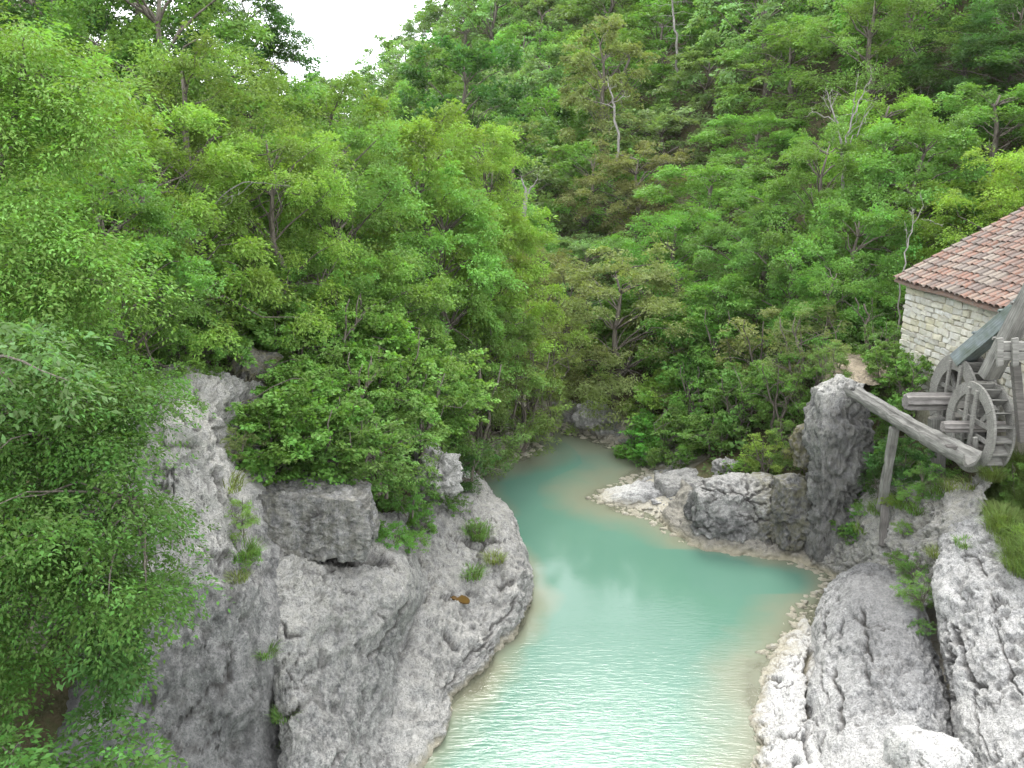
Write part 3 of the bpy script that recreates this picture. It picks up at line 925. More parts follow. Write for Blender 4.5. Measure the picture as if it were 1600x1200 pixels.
def sprays(origins, axes, lens, wids, per, rng, leaf=0.10, ratio=0.5, droop=0.25, flat=0.06, tilt=0.45, tint0=None):
    """leafy twigs: every spray is a drooping fan of `per` leaves"""
    m = len(origins)
    n = m * per
    o = np.repeat(origins, per, 0)
    a = unit(np.repeat(axes, per, 0))
    L = np.repeat(lens, per)
    Wd = np.repeat(wids, per)
    t = rng.random(n) ** 0.75
    upv = np.array([0, 0, 1.0])
    side = unit(np.cross(a, upv) + rng.normal(0, 1e-3, (n, 3)))
    nr = unit(np.cross(side, a))
    nr[nr[:, 2] < 0] *= -1
    sx = (rng.random(n) * 2 - 1) * np.sin(np.clip(t, 0.08, 1) ** 0.8 * math.pi * 0.92)
    p = o + a * (t * L)[:, None] + side * (sx * Wd)[:, None]
    p = p + upv * (-droop * L * t * t - 0.25 * droop * Wd * sx * sx)[:, None] + nr * rng.normal(0, 1, n)[:, None] * (flat * L)[:, None]
    d = unit(a * 0.8 + side * np.sign(sx)[:, None] * (0.5 + 0.5 * rng.random(n))[:, None] + rng.normal(0, 0.35, (n, 3)) - upv * 0.3)
    nn = unit(nr + rng.normal(0, tilt, (n, 3)))
    ll = leaf * (0.6 + 0.7 * rng.random(n))
    tb = np.repeat(rng.random(m) if tint0 is None else tint0, per)
    tint = np.clip(0.62 * tb + 0.22 * t + 0.3 * (rng.random(n) - 0.3), 0, 1)
    return leaf_quads(p, d, nn, ll, ll * ratio * (0.8 + 0.4 * rng.random(n)), tint)


def tube(pts, rad, sides=6):
    pts = np.asarray(pts, dtype=float)
    n = len(pts)
    tg = unit(np.gradient(pts, axis=0))
    ref = np.array([0.3, 0.9, 0.2])
    s = unit(np.cross(tg, ref))
    u = np.cross(tg, s)
    an = np.linspace(0, 2 * math.pi, sides, endpoint=False)
    r = np.asarray(rad, dtype=float).reshape(-1, 1, 1)
    V = pts[:, None, :] + r * (np.cos(an)[None, :, None] * s[:, None, :] + np.sin(an)[None, :, None] * u[:, None, :])
    V = V.reshape(-1, 3)
    i = np.arange(n - 1)[:, None] * sides
    j = np.arange(sides)[None, :]
    k = (j + 1) % sides
    Fc = np.stack([i + j, i + k, i + sides + k, i + sides + j], -1).reshape(-1, 4)
    V = np.concatenate([V, pts[-1:][:]])
    tipi = len(V) - 1
    e = (n - 1) * sides
    cap = np.array([[e + q, e + (q + 1) % sides, tipi, tipi] for q in range(sides)])
    cap[:, 3] = cap[:, 0]
    return V, Fc, cap[:, :3]


class Tubes:
    def __init__(s): s.V, s.F, s.o = [], [], 0

    def add(s, pts, rad, sides=6):
        v, f, c = tube(pts, rad, sides)
        f3 = np.concatenate([f[:, [0, 1, 2]], f[:, [0, 2, 3]], c])
        s.V.append(v); s.F.append(f3 + s.o); s.o += len(v)

    def mesh(s, name): return np_mesh(name, np.concatenate(s.V), np.concatenate(s.F))


def limb(a, b, rng, n=6, sag=0.1, wob=0.08):
    a, b = np.asarray(a, float), np.asarray(b, float)
    t = np.linspace(0, 1, n)[:, None]
    L = np.linalg.norm(b - a)
    p = a + (b - a) * t
    p[:, 2] += np.sin(t[:, 0] * math.pi) * sag * L
    p[1:-1] += rng.normal(0, wob * L * 0.4, (n - 2, 3))
    return p


def tree_proto(seed, H=8.0, Rc=3.0, base=0.25, clusters=70, fans=7, per=44, leaf=0.11, ratio=0.5, droop=0.3, shape='dome', stems=1, csize=1.0, lean=0.0, tilt=0.45):
    """returns crown mesh, trunk mesh: clusters of leafy fans carried on limbs"""
    rng = np.random.default_rng(seed)
    tb = Tubes()
    lx = lean * H
    tops = []
    for s_ in range(stems):
        a = rng.random() * 6.28
        off = 0.0 if stems == 1 else 0.12 * Rc
        p0 = np.array([math.cos(a) * off, math.sin(a) * off, -0.6])
        tip = np.array([lx + math.cos(a) * off * 5 + rng.normal(0, 0.2), math.sin(a) * off * 5 + rng.normal(0, 0.2), H * 0.86])
        pts = limb(p0, tip, rng, 9, 0.0, 0.05)
        r0 = (0.028 * H + 0.03) / (1 if stems == 1 else 1.7)
        tb.add(pts, np.linspace(r0, r0 * 0.18, 9), 8)
        tops.append(pts)
    cz0 = H * base
    k = rng.random(clusters)
    th = np.arange(clusters) * 2.39996 + rng.normal(0, 0.35, clusters)
    if shape == 'cone':
        zz = k ** 0.9
        rr = Rc * (1.02 - zz) * (0.45 + 0.55 * np.sqrt(rng.random(clusters)))
    elif shape == 'tier':
        zz = (np.floor(k * 6) + 0.3 * rng.random(clusters)) / 6
        rr = Rc * np.sqrt(np.clip(1 - (zz * 1.02 - 0.25) ** 2 / 0.65, 0.03, 1)) * (0.3 + 0.7 * np.sqrt(rng.random(clusters)))
    else:
        zz = k
        rr = Rc * np.sqrt(np.clip(1 - ((zz - 0.38) / 0.64) ** 2, 0.02, 1)) * (0.35 + 0.65 * rng.random(clusters) ** 0.4)
    rr = rr * (1 + 0.28 * np.sin(th * 2 + seed) + 0.15 * rng.normal(0, 1, clusters))
    cz = cz0 + (H - cz0) * zz * (0.97 + 0.05 * rng.normal(0, 1, clusters))
    fx = np.interp(cz, [0, H * 0.86], [0, lx])
    cen = np.column_stack([fx + rr * np.cos(th), rr * np.sin(th), cz])
    for i in range(clusters):
        tp = tops[i % len(tops)]
        zt = min(max(cz[i] - 0.45 * rr[i] - 0.3, 0.2 * H), H * 0.8)
        j = int(np.argmin(np.abs(tp[:, 2] - zt)))
        if i % 2 == 0: tb.add(limb(tp[j], cen[i], rng, 5, 0.06, 0.09), np.linspace(0.012 * H * 0.55, 0.008, 5), 4)
    m = clusters * fans
    ci = np.repeat(np.arange(clusters), fans)
    out = np.column_stack([np.cos(th), np.sin(th), np.zeros(clusters)])[ci]
    az = rng.normal(0, 1, (m, 3)); az[:, 2] = np.abs(az[:, 2]) * 0.55 + 0.05
    ax = unit(unit(az) * 0.95 + out * 0.75 + np.array([0, 0, 1.0]) * np.clip((cen[ci, 2:3] - cz0) / (H - cz0) - 0.55, -0.3, 0.5) * 1.1)
    ori = cen[ci] + rng.normal(0, 0.12 * csize, (m, 3)) - ax * 0.25 * csize
    ln = csize * Rc * 0.27 * (0.7 + 0.7 * rng.random(m))
    wd = ln * (0.32 + 0.2 * rng.random(m))
    tint0 = np.clip(rng.random(clusters)[ci] * 0.7 + 0.3 * rng.random(m), 0, 1)
    V, Fc, at = sprays(ori, ax, ln, wd, per, rng, leaf, ratio, droop, 0.07, tilt, tint0)
    return np_mesh('crown', V, Fc, at, smooth=False), tb.mesh('trunk')


def put_tree(name, proto, loc, scale, rotz, color, label, cat='tree', group=None, tilt=0.0, zs=1.0, bark='bark'):
    cm, tm = proto
    r = empty(name, loc, rotz)
    r.scale = (scale, scale, scale * zs)
    r.rotation_euler = (tilt * math.sin(rotz), tilt * math.cos(rotz), rotz)
    tag(r, label, cat, group)
    c = link('crown', cm, M['leaf'], r)
    c.color = (*color, 1)
    if tm is not None: link('trunk', tm, M[bark], r)
    return r


PAL = {'yellow green': (0.165, 0.285, 0.024), 'light green': (0.128, 0.255, 0.034), 'mid green': (0.104, 0.220, 0.030), 'dark green': (0.050, 0.118, 0.022),
       'grey green': (0.150, 0.255, 0.075), 'bright green': (0.108, 0.260, 0.026), 'olive brown': (0.165, 0.205, 0.062)}


def pal(k, j=0.10):
    c = np.array(PAL[k])
    c = c * (1 + j * RNG.normal(0, 1)) * (1 + 0.06 * RNG.normal(0, 1, 3))
    return tuple(np.clip(c, 0.005, 0.4))


NEAR = {
    'ash': tree_proto(1, 6.5, 3.2, 0.02, 88, 9, 52, 0.13, 0.45, 0.35, 'tier'),
    'oak': tree_proto(2, 6.0, 3.2, 0.0, 92, 9, 46, 0.11, 0.55, 0.2, 'dome', csize=0.85),
    'hornbeam': tree_proto(3, 6.8, 3.0, 0.02, 88, 9, 52, 0.11, 0.5, 0.4, 'dome'),
    'hazel': tree_proto(4, 5.2, 2.9, 0.0, 80, 9, 46, 0.115, 0.62, 0.25, 'dome', stems=4),
    'locust': tree_proto(5, 7.0, 3.0, 0.03, 88, 9, 56, 0.11, 0.42, 0.5, 'tier', csize=1.1),
}
FAR = {
    'ash': tree_proto(11, 7.5, 3.6, 0.0, 80, 6, 32, 0.22, 0.5, 0.35, 'tier', csize=1.05),
    'oak': tree_proto(12, 7.0, 3.6, 0.0, 84, 6, 30, 0.21, 0.55, 0.2, 'dome', csize=0.95),
    'hornbeam': tree_proto(13, 8.0, 3.4, 0.0, 80, 6, 32, 0.21, 0.5, 0.4, 'dome'),
}
SHRUB = {
    'leafy': tree_proto(21, 1.9, 1.25, 0.0, 64, 6, 36, 0.085, 0.72, 0.2, 'dome', stems=4, csize=0.9),
    'fine': tree_proto(22, 2.2, 1.2, 0.0, 46, 6, 34, 0.075, 0.4, 0.3, 'dome', stems=4, csize=0.9),
    'wispy': tree_proto(23, 3.0, 1.3, 0.05, 46, 6, 34, 0.085, 0.25, 0.1, 'dome', stems=6, csize=1.0, tilt=0.8),
    'low': tree_proto(24, 0.9, 1.0, 0.0, 34, 6, 24, 0.07, 0.6, 0.3, 'dome', stems=3, csize=0.8),
}


FIXED = [   # trees that can be told apart in the photograph: crown centre (pixel), distance, crown radius, proto, colour, label
    (255, 130, 24, 3.0, 'hornbeam', 'mid green', 'mid green rounded tree under the tall dark trees at the top left'),
    (90, 60, 27, 3.4, 'oak', 'dark green', 'tall dark tree at the top edge left of the sky gap'),
    (215, 10, 30, 3.2, 'oak', 'dark green', 'dark tree crown at the top edge between two tall dark trees'),
    (310, 20, 32, 3.0, 'oak', 'dark green', 'tall dark tree reaching into the sky gap from the left'),
    (395, 70, 35, 1.9, 'hornbeam', 'dark green', 'dark feathery tree right at the left edge of the sky gap'),
    (235, 300, 17.5, 2.0, 'ash', 'yellow green', 'yellow green layered tree left of the arching bare branch'),
    (180, 440, 15.5, 1.7, 'hornbeam', 'mid green', 'mid green tree above the brow of the left cliff'),
    (300, 240, 21, 2.4, 'locust', 'light green', 'light green feathery tree on the left slope below the dark trees'),
    (380, 245, 25, 2.2, 'ash', 'light green', 'light green tree below the left edge of the sky gap'),
    (440, 330, 21, 1.9, 'locust', 'yellow green', 'arching yellow green tree over the dark gap of the left slope'),
    (520, 250, 29, 2.6, 'ash', 'light green', 'wide light green tree in the middle of the left slope'),
    (560, 340, 25, 2.6, 'locust', 'light green', 'feathery light green tree above the slender trunks of the left slope'),
    (570, 455, 22.5, 1.9, 'hazel', 'light green', 'light green tree with a visible slender trunk above the cliff'),
    (480, 440, 21.5, 1.6, 'hazel', 'mid green', 'mid green tree right of the dark gap of the left slope'),
    (655, 300, 30, 2.9, 'ash', 'yellow green', 'yellow green tree at the crest of the left slope'),
    (690, 420, 28, 2.5, 'hornbeam', 'light green', 'light green tree on the left slope above the willows'),
    (640, 540, 24, 1.9, 'hornbeam', 'mid green', 'mid green tree standing above the white outcrop'),
    (745, 290, 33, 2.3, 'locust', 'yellow green', 'bright yellow green tree tip standing out against the far slope'),
    (770, 400, 32, 2.3, 'ash', 'yellow green', 'yellow green tree at the right end of the left slope'),
    (745, 520, 29.5, 2.0, 'hazel', 'light green', 'light green tree behind the willow bushes'),
    (815, 455, 39, 2.0, 'hornbeam', 'olive brown', 'brownish tree in the notch of the valley'),
    (725, 165, 62, 4.2, 'oak', 'dark green', 'dark round evergreen tree in the middle of the far hillside'),
    (945, 120, 56, 2.7, 'hornbeam', 'olive brown', 'thin brownish tree above the straight pine trunk'),
    (1110, 320, 42, 3.4, 'ash', 'bright green', 'bright green layered tree in the middle of the right slope'),
    (1180, 230, 47, 3.2, 'ash', 'bright green', 'bright green tree left of the bleached dead tree'),
    (1060, 410, 38, 2.9, 'locust', 'bright green', 'bright green tree below the bright layered tree'),
    (1000, 480, 38, 2.1, 'ash', 'bright green', 'bright green tree above the far gravel bank'),
    (1130, 500, 33, 2.3, 'ash', 'bright green', 'bright green tree low on the right bank'),
    (920, 410, 44, 2.8, 'oak', 'grey green', 'grey green tree in the middle of the valley'),
    (1030, 230, 55, 3.6, 'oak', 'grey green', 'wide grey green tree right of the straight pine trunk'),
    (1110, 130, 62, 4.0, 'oak', 'grey green', 'pale grey green tree right of the dead conifer'),
    (1270, 330, 36, 2.8, 'hornbeam', 'mid green', 'mid green tree in front of the bleached dead tree'),
    (1420, 290, 34, 3.0, 'ash', 'mid green', 'dense mid green tree above the mill roof corner'),
    (1330, 400, 31, 2.4, 'oak', 'mid green', 'dull green tree above the sandy bank'),
    (1245, 440, 32, 2.5, 'oak', 'mid green', 'dull green tree above the rock pillar'),
    (1190, 400, 35, 2.4, 'hornbeam', 'mid green', 'mid green tree between the bright trees and the rock pillar'),
    (1520, 330, 32.5, 2.4, 'ash', 'yellow green', 'yellowish tree just above the mill roof'),
    (1560, 200, 36, 3.0, 'ash', 'mid green', 'mid green tree at the right edge above the mill roof'),
    (1360, 80, 46, 3.6, 'locust', 'light green', 'light green tree above the dark gap at the upper right'),
    (1250, 90, 52, 3.6, 'locust', 'light green', 'light green feathery tree at the top right of the slope'),
    (1640, 110, 40, 3.2, 'oak', 'dark green', 'dark tree just inside the right edge above the roof ridge'),
    (1500, 110, 44, 3.2, 'hornbeam', 'dark green', 'dark tree beside the hanging dead branches'),
    (1590, 60, 42, 3.0, 'oak', 'dark green', 'dark tree in the upper right corner'),
    (1380, 480, 28.5, 1.7, 'hazel', 'mid green', 'mid green tree left of the mill wall'),
    (1290, 500, 28.8, 1.8, 'hornbeam', 'mid green', 'green tree behind the dry brown bush'),
]
LMARK = [('sky gap', 540, 60), ('dark round evergreen', 725, 165), ('straight pine trunk', 962, 200), ('dead conifer', 1050, 40), ('bleached dead tree', 1315, 190), ('mill roof corner', 1410, 425), ('rock pillar', 1300, 600),
         ('willow bushes', 800, 620), ('leafy bush on the cliff', 480, 690), ('pale block of the left cliff', 290, 640), ('far gravel bank', 920, 650), ('upper left corner', 0, 0), ('upper right corner', 1600, 0),
         ('valley notch', 830, 370), ('dark gap of the left slope', 330, 400)]


def ordinal(n):
    w = ['nearest', 'second', 'third', 'fourth', 'fifth', 'sixth', 'seventh', 'eighth', 'ninth', 'tenth', 'eleventh', 'twelfth', 'thirteenth', 'fourteenth', 'fifteenth', 'sixteenth', 'seventeenth', 'eighteenth', 'nineteenth', 'twentieth']
    return w[n] if n < len(w) else f'{n + 1}th'


def forest():
    placed = []
    for (px, py, Y, Rr, kd, ck, lab) in FIXED:
        x, y, z = P(px, py, Y)
        zt = ter1(x, y)
        book = NEAR if Y < 50 else FAR
        if kd not in book: kd = 'ash'
        pR, pH = (3.1, 6.5) if Y < 50 else (3.5, 7.4)
        sc = Rr / pR
        H = min(max((z - zt) / 0.56, Rr * 1.5), Rr * 2.5)
        base = z - 0.56 * H
        put_tree('broadleaf_tree', book[kd], (x, y, base - 0.1), sc, RNG.uniform(0, 6.28), pal(ck, 0.05), lab, 'tree', 'single trees of the wooded slopes', RNG.normal(0, 0.05), H / (pH * sc))
        placed.append((x, y, Rr * 1.5))
    kinds = {
        'near': (['yellow green', 'light green', 'mid green'], [0.4, 0.35, 0.25]),
        'left': (['yellow green', 'light green', 'mid green', 'bright green'], [0.38, 0.40, 0.14, 0.08]),
        'far': (['light green', 'mid green', 'grey green', 'dark green', 'yellow green'], [0.33, 0.18, 0.24, 0.07, 0.18]),
        'valley': (['mid green', 'grey green', 'dark green', 'olive brown', 'light green'], [0.20, 0.28, 0.08, 0.16, 0.28]),
        'right': (['bright green', 'mid green', 'dark green', 'grey green', 'light green', 'yellow green'], [0.17, 0.28, 0.12, 0.16, 0.17, 0.10]),
    }
    todo = []
    cand = np.column_stack([RNG.uniform(-95, 95, 40000), 17 + 138 * RNG.random(40000) ** 1.5])
    cand = cand[np.abs(cand[:, 0]) < cand[:, 1] * 0.70 + 3]
    d, left = shore(cand)
    tz = terrain(cand)
    for (x, y), dd, lf, z in zip(cand, d, left, tz):
        if len(todo) >= 300 - len(FIXED): break
        if dd < 1.6: continue
        if lf > 0.5 and y < 27 and dd < 5.5: continue
        if lf < 0.5 and y < 31 and x < 9.5 and dd < 5: continue
        if 8.2 < x < 24 and y < 28.5: continue
        if lf < 0.5 and y < 27: continue
        s = 2.0 + 0.050 * y
        px, py, dep = proj((x, y, z + 4))
        if not (-170 < px < 1770 and py > -300): continue
        if any((qx - x) ** 2 + (qy - y) ** 2 < (0.5 * (s + qs)) ** 2 for qx, qy, qs in placed): continue
        placed.append((x, y, s))
        zn = ('near' if y < 24 else 'left') if lf > 0.5 else ('far' if y > 75 else ('valley' if px < 1000 else 'right'))
        ks, pr = kinds[zn]
        k = ks[RNG.choice(len(ks), p=pr)]
        far = y > 48
        kd = {'yellow green': ['ash', 'locust', 'hornbeam'], 'light green': ['hornbeam', 'ash'], 'mid green': ['oak', 'hornbeam'], 'dark green': ['oak'], 'grey green': ['oak', 'hornbeam'],
              'bright green': ['ash', 'locust'], 'olive brown': ['hornbeam', 'oak']}[k]
        kd = kd[RNG.integers(len(kd))]
        book = FAR if far else NEAR
        if kd not in book: kd = 'ash'
        sc = (0.85 + 0.36 * RNG.random()) * (s / 4.0 if not far else s / 4.9)
        if lf > 0.5 and dd < 5: sc *= 0.75
        bR, bH = (3.5, 7.6) if far else (3.1, 6.4)
        for _ in range(6):      # keep the open sky at the end of the valley free
            tx, ty, td = proj((x, y, z - 0.2 + bH * sc * 1.12))
            rw = bR * sc * F / td
            lim = max(np.interp(q, [-900, 428, 432, 480, 522, 545, 600, 655, 660, 2500], [-900, -900, 118, 122, 118, 100, 55, 0, -900, -900]) for q in (tx - rw * 0.6, tx, tx + rw * 0.6))
            if ty > lim - 4: break
            sc *= 0.85
        if sc < 0.35: continue
        todo.append((x, y, z, kd, far, sc, k, px, py))
    book_ = {}
    for i, (x, y, z, kd, far, sc, k, px, py) in enumerate(todo):
        nm, lx, ly = min(LMARK, key=lambda q: math.hypot(q[1] - px, q[2] - py))
        dx, dy = px - lx, py - ly
        dr = ('above' if dy < 0 else 'below') if abs(dy) > abs(dx) else ('right of' if dx > 0 else 'left of')
        book_.setdefault((k, dr, nm), []).append((math.hypot(dx, dy), i))
    lab = {}
    for (k, dr, nm), v in book_.items():
        for j, (_, i) in enumerate(sorted(v)): lab[i] = f'{ordinal(j)} {k} leafy tree {dr} the {nm}' if len(v) > 1 else f'only {k} leafy tree {dr} the {nm}'
    for i, (x, y, z, kd, far, sc, k, px, py) in enumerate(todo):
        put_tree('broadleaf_tree', (FAR if far else NEAR)[kd], (x, y, z - 0.2), sc, RNG.uniform(0, 6.28), pal(k), lab[i], 'tree', 'leafy trees of the wooded slopes', RNG.normal(0, 0.07), RNG.uniform(0.85, 1.2))
    print('trees', len(todo) + len(FIXED), max(t[1] for t in todo))


forest()


def undergrowth():
    """leaf carpet of brambles and ivy over the forest floor, too many plants to count"""
    n = 5200
    rng = np.random.default_rng(77)
    xy = np.column_stack([rng.uniform(-70, 80, n * 9), 14 + 110 * rng.random(n * 9) ** 2.0])
    xy = xy[np.abs(xy[:, 0]) < xy[:, 1] * 0.68 + 2]
    d, left = shore(xy)
    keep = (d > np.where(left > 0.5, 1.2, 2.2)) & ~((left > 0.5) & (xy[:, 1] < 25) & (d < 4.2)) & ~((left < 0.5) & (xy[:, 1] < 23) & (xy[:, 0] < 13))
    keep &= ~((xy[:, 0] > 10.6) & (xy[:, 0] < 20) & (xy[:, 1] > 16) & (xy[:, 1] < 24.5))
    xy = xy[keep][:n]
    z = terrain(xy)
    m = len(xy)
    fans = 5
    ci = np.repeat(np.arange(m), fans)
    az = rng.normal(0, 1, (m * fans, 3)); az[:, 2] = np.abs(az[:, 2]) * 0.9 + 0.25
    size = np.clip(0.35 + 0.012 * xy[:, 1], 0.4, 1.3)
    ori = np.column_stack([xy, z + 0.05])[ci] + rng.normal(0, 0.25, (m * fans, 3)) * size[ci][:, None]
    ln = size[ci] * (0.7 + 0.7 * rng.random(m * fans))
    V, Fc, at = sprays(ori, az, ln, ln * 0.45, 12, rng, 0.16, 0.6, 0.35, 0.1, 0.5)
    o = link('undergrowth', np_mesh('undergrowth', V, Fc, at, smooth=False), M['leaf'])
    o.color = (0.075, 0.15, 0.028, 1)
    tag(o, 'tangled green undergrowth covering the ground between the trees', 'undergrowth', None, 'stuff')


undergrowth()

# ------------------------------------------------------------------ grass tufts, cliff shrubs, hanging plants
def tuft_mesh(seed, n=110, h=0.32, spread=0.16, wid=0.012, bend=0.6):
    rng = np.random.default_rng(seed)
    a = rng.random(n) * 6.28
    r = spread * np.sqrt(rng.random(n))
    p0 = np.column_stack([r * np.cos(a), r * np.sin(a), np.full(n, -0.03)])
    b = a + rng.normal(0, 0.6, n)
    out = np.column_stack([np.cos(b), np.sin(b), np.zeros(n)])
    L = h * (0.55 + 0.6 * rng.random(n))
    k = bend * (0.3 + rng.random(n))
    sd = np.column_stack([-np.sin(b), np.cos(b), np.zeros(n)])
    V = []
    for t, wf in ((0, 1.0), (0.4, 1.0), (0.75, 0.7), (1.0, 0.08)):
        c = p0 + out * (k * L * t * t)[:, None] + np.array([0, 0, 1.0]) * (L * t * (1 - 0.35 * k * t))[:, None]
        V.append(c - sd * wid * wf); V.append(c + sd * wid * wf)
    V = np.stack(V, 1)
    base = np.arange(n)[:, None] * 8
    Fc = np.concatenate([base + np.array([0, 1, 3, 2]), base + np.array([2, 3, 5, 4]), base + np.array([4, 5, 7, 6])])
    return np_mesh('tuft', V.reshape(-1, 3), Fc, {'tint': np.repeat(rng.random(n), 8)}, smooth=False)


TUFT = [tuft_mesh(201, 170, 0.26, 0.2, 0.006, 0.9), tuft_mesh(202, 150, 0.22, 0.24, 0.006, 1.0), tuft_mesh(203, 240, 0.42, 0.32, 0.007, 0.85)]
DG = bpy.context.evaluated_depsgraph_get


def hit(px, py):
    d = Vector(ray(px, py)).normalized()
    ok, loc, nor, _, ob, _ = C.ray_cast(DGv, Vector((0, 0, CAMZ)), d)
    return (tuple(loc), nor) if ok else (P(px, py, 30), Vector((0, 0, 1)))


bpy.context.view_layer.update()
DGv = DG()
PL = {}


def spot(px, py, key=None):
    return hit(px, py)[0]


HITS = {}
for q in [(745, 838), (772, 876), (737, 900), (382, 868), (415, 1022), (446, 1120), (436, 1160), (372, 905), (355, 760), (1462, 868), (1507, 852), (1372, 800), (1400, 815), (1432, 800), (1350, 830), (1425, 905),
          (1432, 945), (1425, 870), (1440, 985), (1410, 880), (970, 712), (990, 716), (718, 938), (640, 855), (610, 845), (655, 825), (630, 800), (690, 800), (560, 790), (480, 770), (430, 765), (590, 790), (520, 775), (1380, 848), (1490, 765), (1520, 760), (1470, 770), (1455, 790), (1590, 790),
          (1565, 790), (1580, 830), (1600, 860), (1620, 800), (1640, 850), (1555, 745), (1590, 740), (1190, 735), (1100, 735), (1300, 750), (1240, 725), (1410, 790), (1395, 770), (1370, 770), (715, 785), (735, 760), (340, 700), (375, 640), (365, 700)]:
    HITS[q] = hit(*q)


def put_tuft(q, i, s, col, label, name='grass_tuft'):
    loc = HITS[q][0] if isinstance(q, tuple) and q in HITS else q
    o = link(name, TUFT[i], M['leaf'])
    o.location = loc
    o.scale = (s, s, s)
    o.rotation_euler = (0, 0, RNG.uniform(0, 6.28))
    o.color = (*col, 1)
    return tag(o, label, 'grass', 'grass tufts on the rocks')


G1, G2 = (0.11, 0.20, 0.035), (0.17, 0.21, 0.06)
for q, i, s, c_, lab in (
        ((745, 838), 2, 1.0, G1, 'largest green tuft near the upper edge of the cliff point'),
        ((772, 876), 0, 1.2, G2, 'yellowish tuft nearest the water on the cliff point'),
        ((737, 900), 0, 1.3, G1, 'pale green tuft above the brown puddle'),
        ((382, 868), 2, 0.75, G1, 'dark tuft at the foot of the gully left of the rock block'),
        ((372, 905), 0, 0.8, G2, 'small yellow tuft under the dark gully tuft'),
        ((355, 760), 1, 1.3, G2, 'dry tuft high in the gully beside the pale block'),
        ((415, 1022), 0, 0.9, G1, 'small tuft halfway down the long crack of the left cliff'),
        ((446, 1120), 0, 0.9, G1, 'small tuft low in the long crack of the left cliff'),
        ((436, 1160), 1, 0.7, G1, 'lowest tuft in the long crack of the left cliff'),
        ((1462, 868), 2, 0.62, G2, 'yellow green tuft on top of the crevice between the two right slabs'),
        ((1507, 852), 0, 0.9, G1, 'small round tuft on top of the big right slab'),
        ((1372, 800), 2, 0.8, (0.13, 0.22, 0.03), 'bright tuft left of the leaning post foot'),
        ((1410, 790), 2, 0.9, (0.13, 0.22, 0.03), 'bright tuft right of the leaning post foot'),
        ((1350, 830), 1, 1.1, (0.13, 0.22, 0.03), 'low pale tuft between the pillar and the leaning post'),
        ((1432, 800), 0, 1.1, G1, 'green tuft on the rough slope below the log flume'),
        ((1490, 765), 2, 0.8, G2, 'tall dry tuft under the lower end of the log flume'),
        ((1470, 770), 2, 0.7, G1, 'green tuft left of the tall dry tuft under the flume'),
        ((1520, 760), 1, 1.2, G2, 'dry tuft at the foot of the front mill wheel'),
        ((970, 712), 2, 0.9, G1, 'left grass clump in the shallow water by the far right bank'),
        ((990, 716), 2, 0.8, G1, 'right grass clump in the shallow water by the far right bank')):
    put_tuft(q, i, s, c_, lab)

SHN = {'n': 0}


def put_shrub(kind, loc, s, colk, label, name='shrub', rz=None, zs=1.0, group=None, tilt=0.0):
    return put_tree(name, SHRUB[kind], loc, s, RNG.uniform(0, 6.28) if rz is None else rz, pal(colk, 0.06) if isinstance(colk, str) else colk, label, 'bush', group, tilt, zs)


# rocks on the far gravel bank
for i, ((px, py), a, b, c_, lab) in enumerate((
        ((892, 652), 0.34, 0.4, 0.55, 'pale pointed rock farthest left on the far gravel bank'), ((925, 655), 0.75, 0.5, 0.5, 'largest grey rock on the far gravel bank under the bright trees'),
        ((955, 660), 0.45, 0.4, 0.36, 'dark topped grey rock right of the largest far bank rock'), ((905, 672), 0.32, 0.25, 0.2, 'small pale stone in front of the far bank rocks'),
        ((846, 688), 0.32, 0.25, 0.2, 'small grey stone under the willow bush at the water'), ((945, 676), 0.4, 0.3, 0.16, "low flat stone at the far water's edge"), ((978, 690), 0.35, 0.3, 0.14, 'low stone near the grass clumps in the water'))):
    qq = hit(px, py)[0]
    rock_obj('bank_rock', blob_geo((qq[0], qq[1], qq[2] + c_ * 0.35), (a, b, c_), 100 + i, 26, 0.45, i * 0.7, pale=lambda v: np.full(len(v), 0.5), big=0.16, bigf=2.0, mid=0.1, crack=0.05, crackf=2.5), M['rock'], lab, 'rock', 'rocks on the far bank')

# shingle along the waterline, too many stones to count
def shingle():
    rng = np.random.default_rng(12)
    S_, Fs = cube_sphere(3)
    S_ = S_ / np.linalg.norm(S_, axis=1, keepdims=True)
    V, Fc, o = [], [], 0
    xy = np.column_stack([rng.uniform(-4, 10, 60000), rng.uniform(17, 37, 60000)])
    d, left = shore(xy)
    k = (d > -0.35) & (d < 1.1) & (rng.random(len(d)) < np.where(d < 0.3, 1, 0.5)) & ~((left > 0.5) & (xy[:, 1] < 27))
    xy, d = xy[k][:2600], d[k][:2600]
    z = terrain(xy)
    for (x, y), zz in zip(xy, z):
        r = 0.025 + 0.11 * rng.random() ** 3
        q = S_ * (1 + 0.22 * rng.normal(0, 1, (len(S_), 1))) * np.array([r * rng.uniform(0.8, 1.5), r * rng.uniform(0.8, 1.3), r * rng.uniform(0.5, 0.8)])
        V.append(q + np.array([x, y, max(zz, -0.03 - r * 0.2) + r * 0.25])); Fc.append(Fs + o); o += len(q)
    V = np.concatenate(V)
    n = len(V)
    tag(link('shingle', np_mesh('shingle', V, np.concatenate(Fc), {'pale': np.repeat(rng.random(len(xy)) * 0.9, len(S_)), 'crack': np.zeros(n), 'moss': np.zeros(n)}), M['rock_pale']),
        'grey and white shingle strewn along the waterline', 'shingle', None, 'stuff')


shingle()

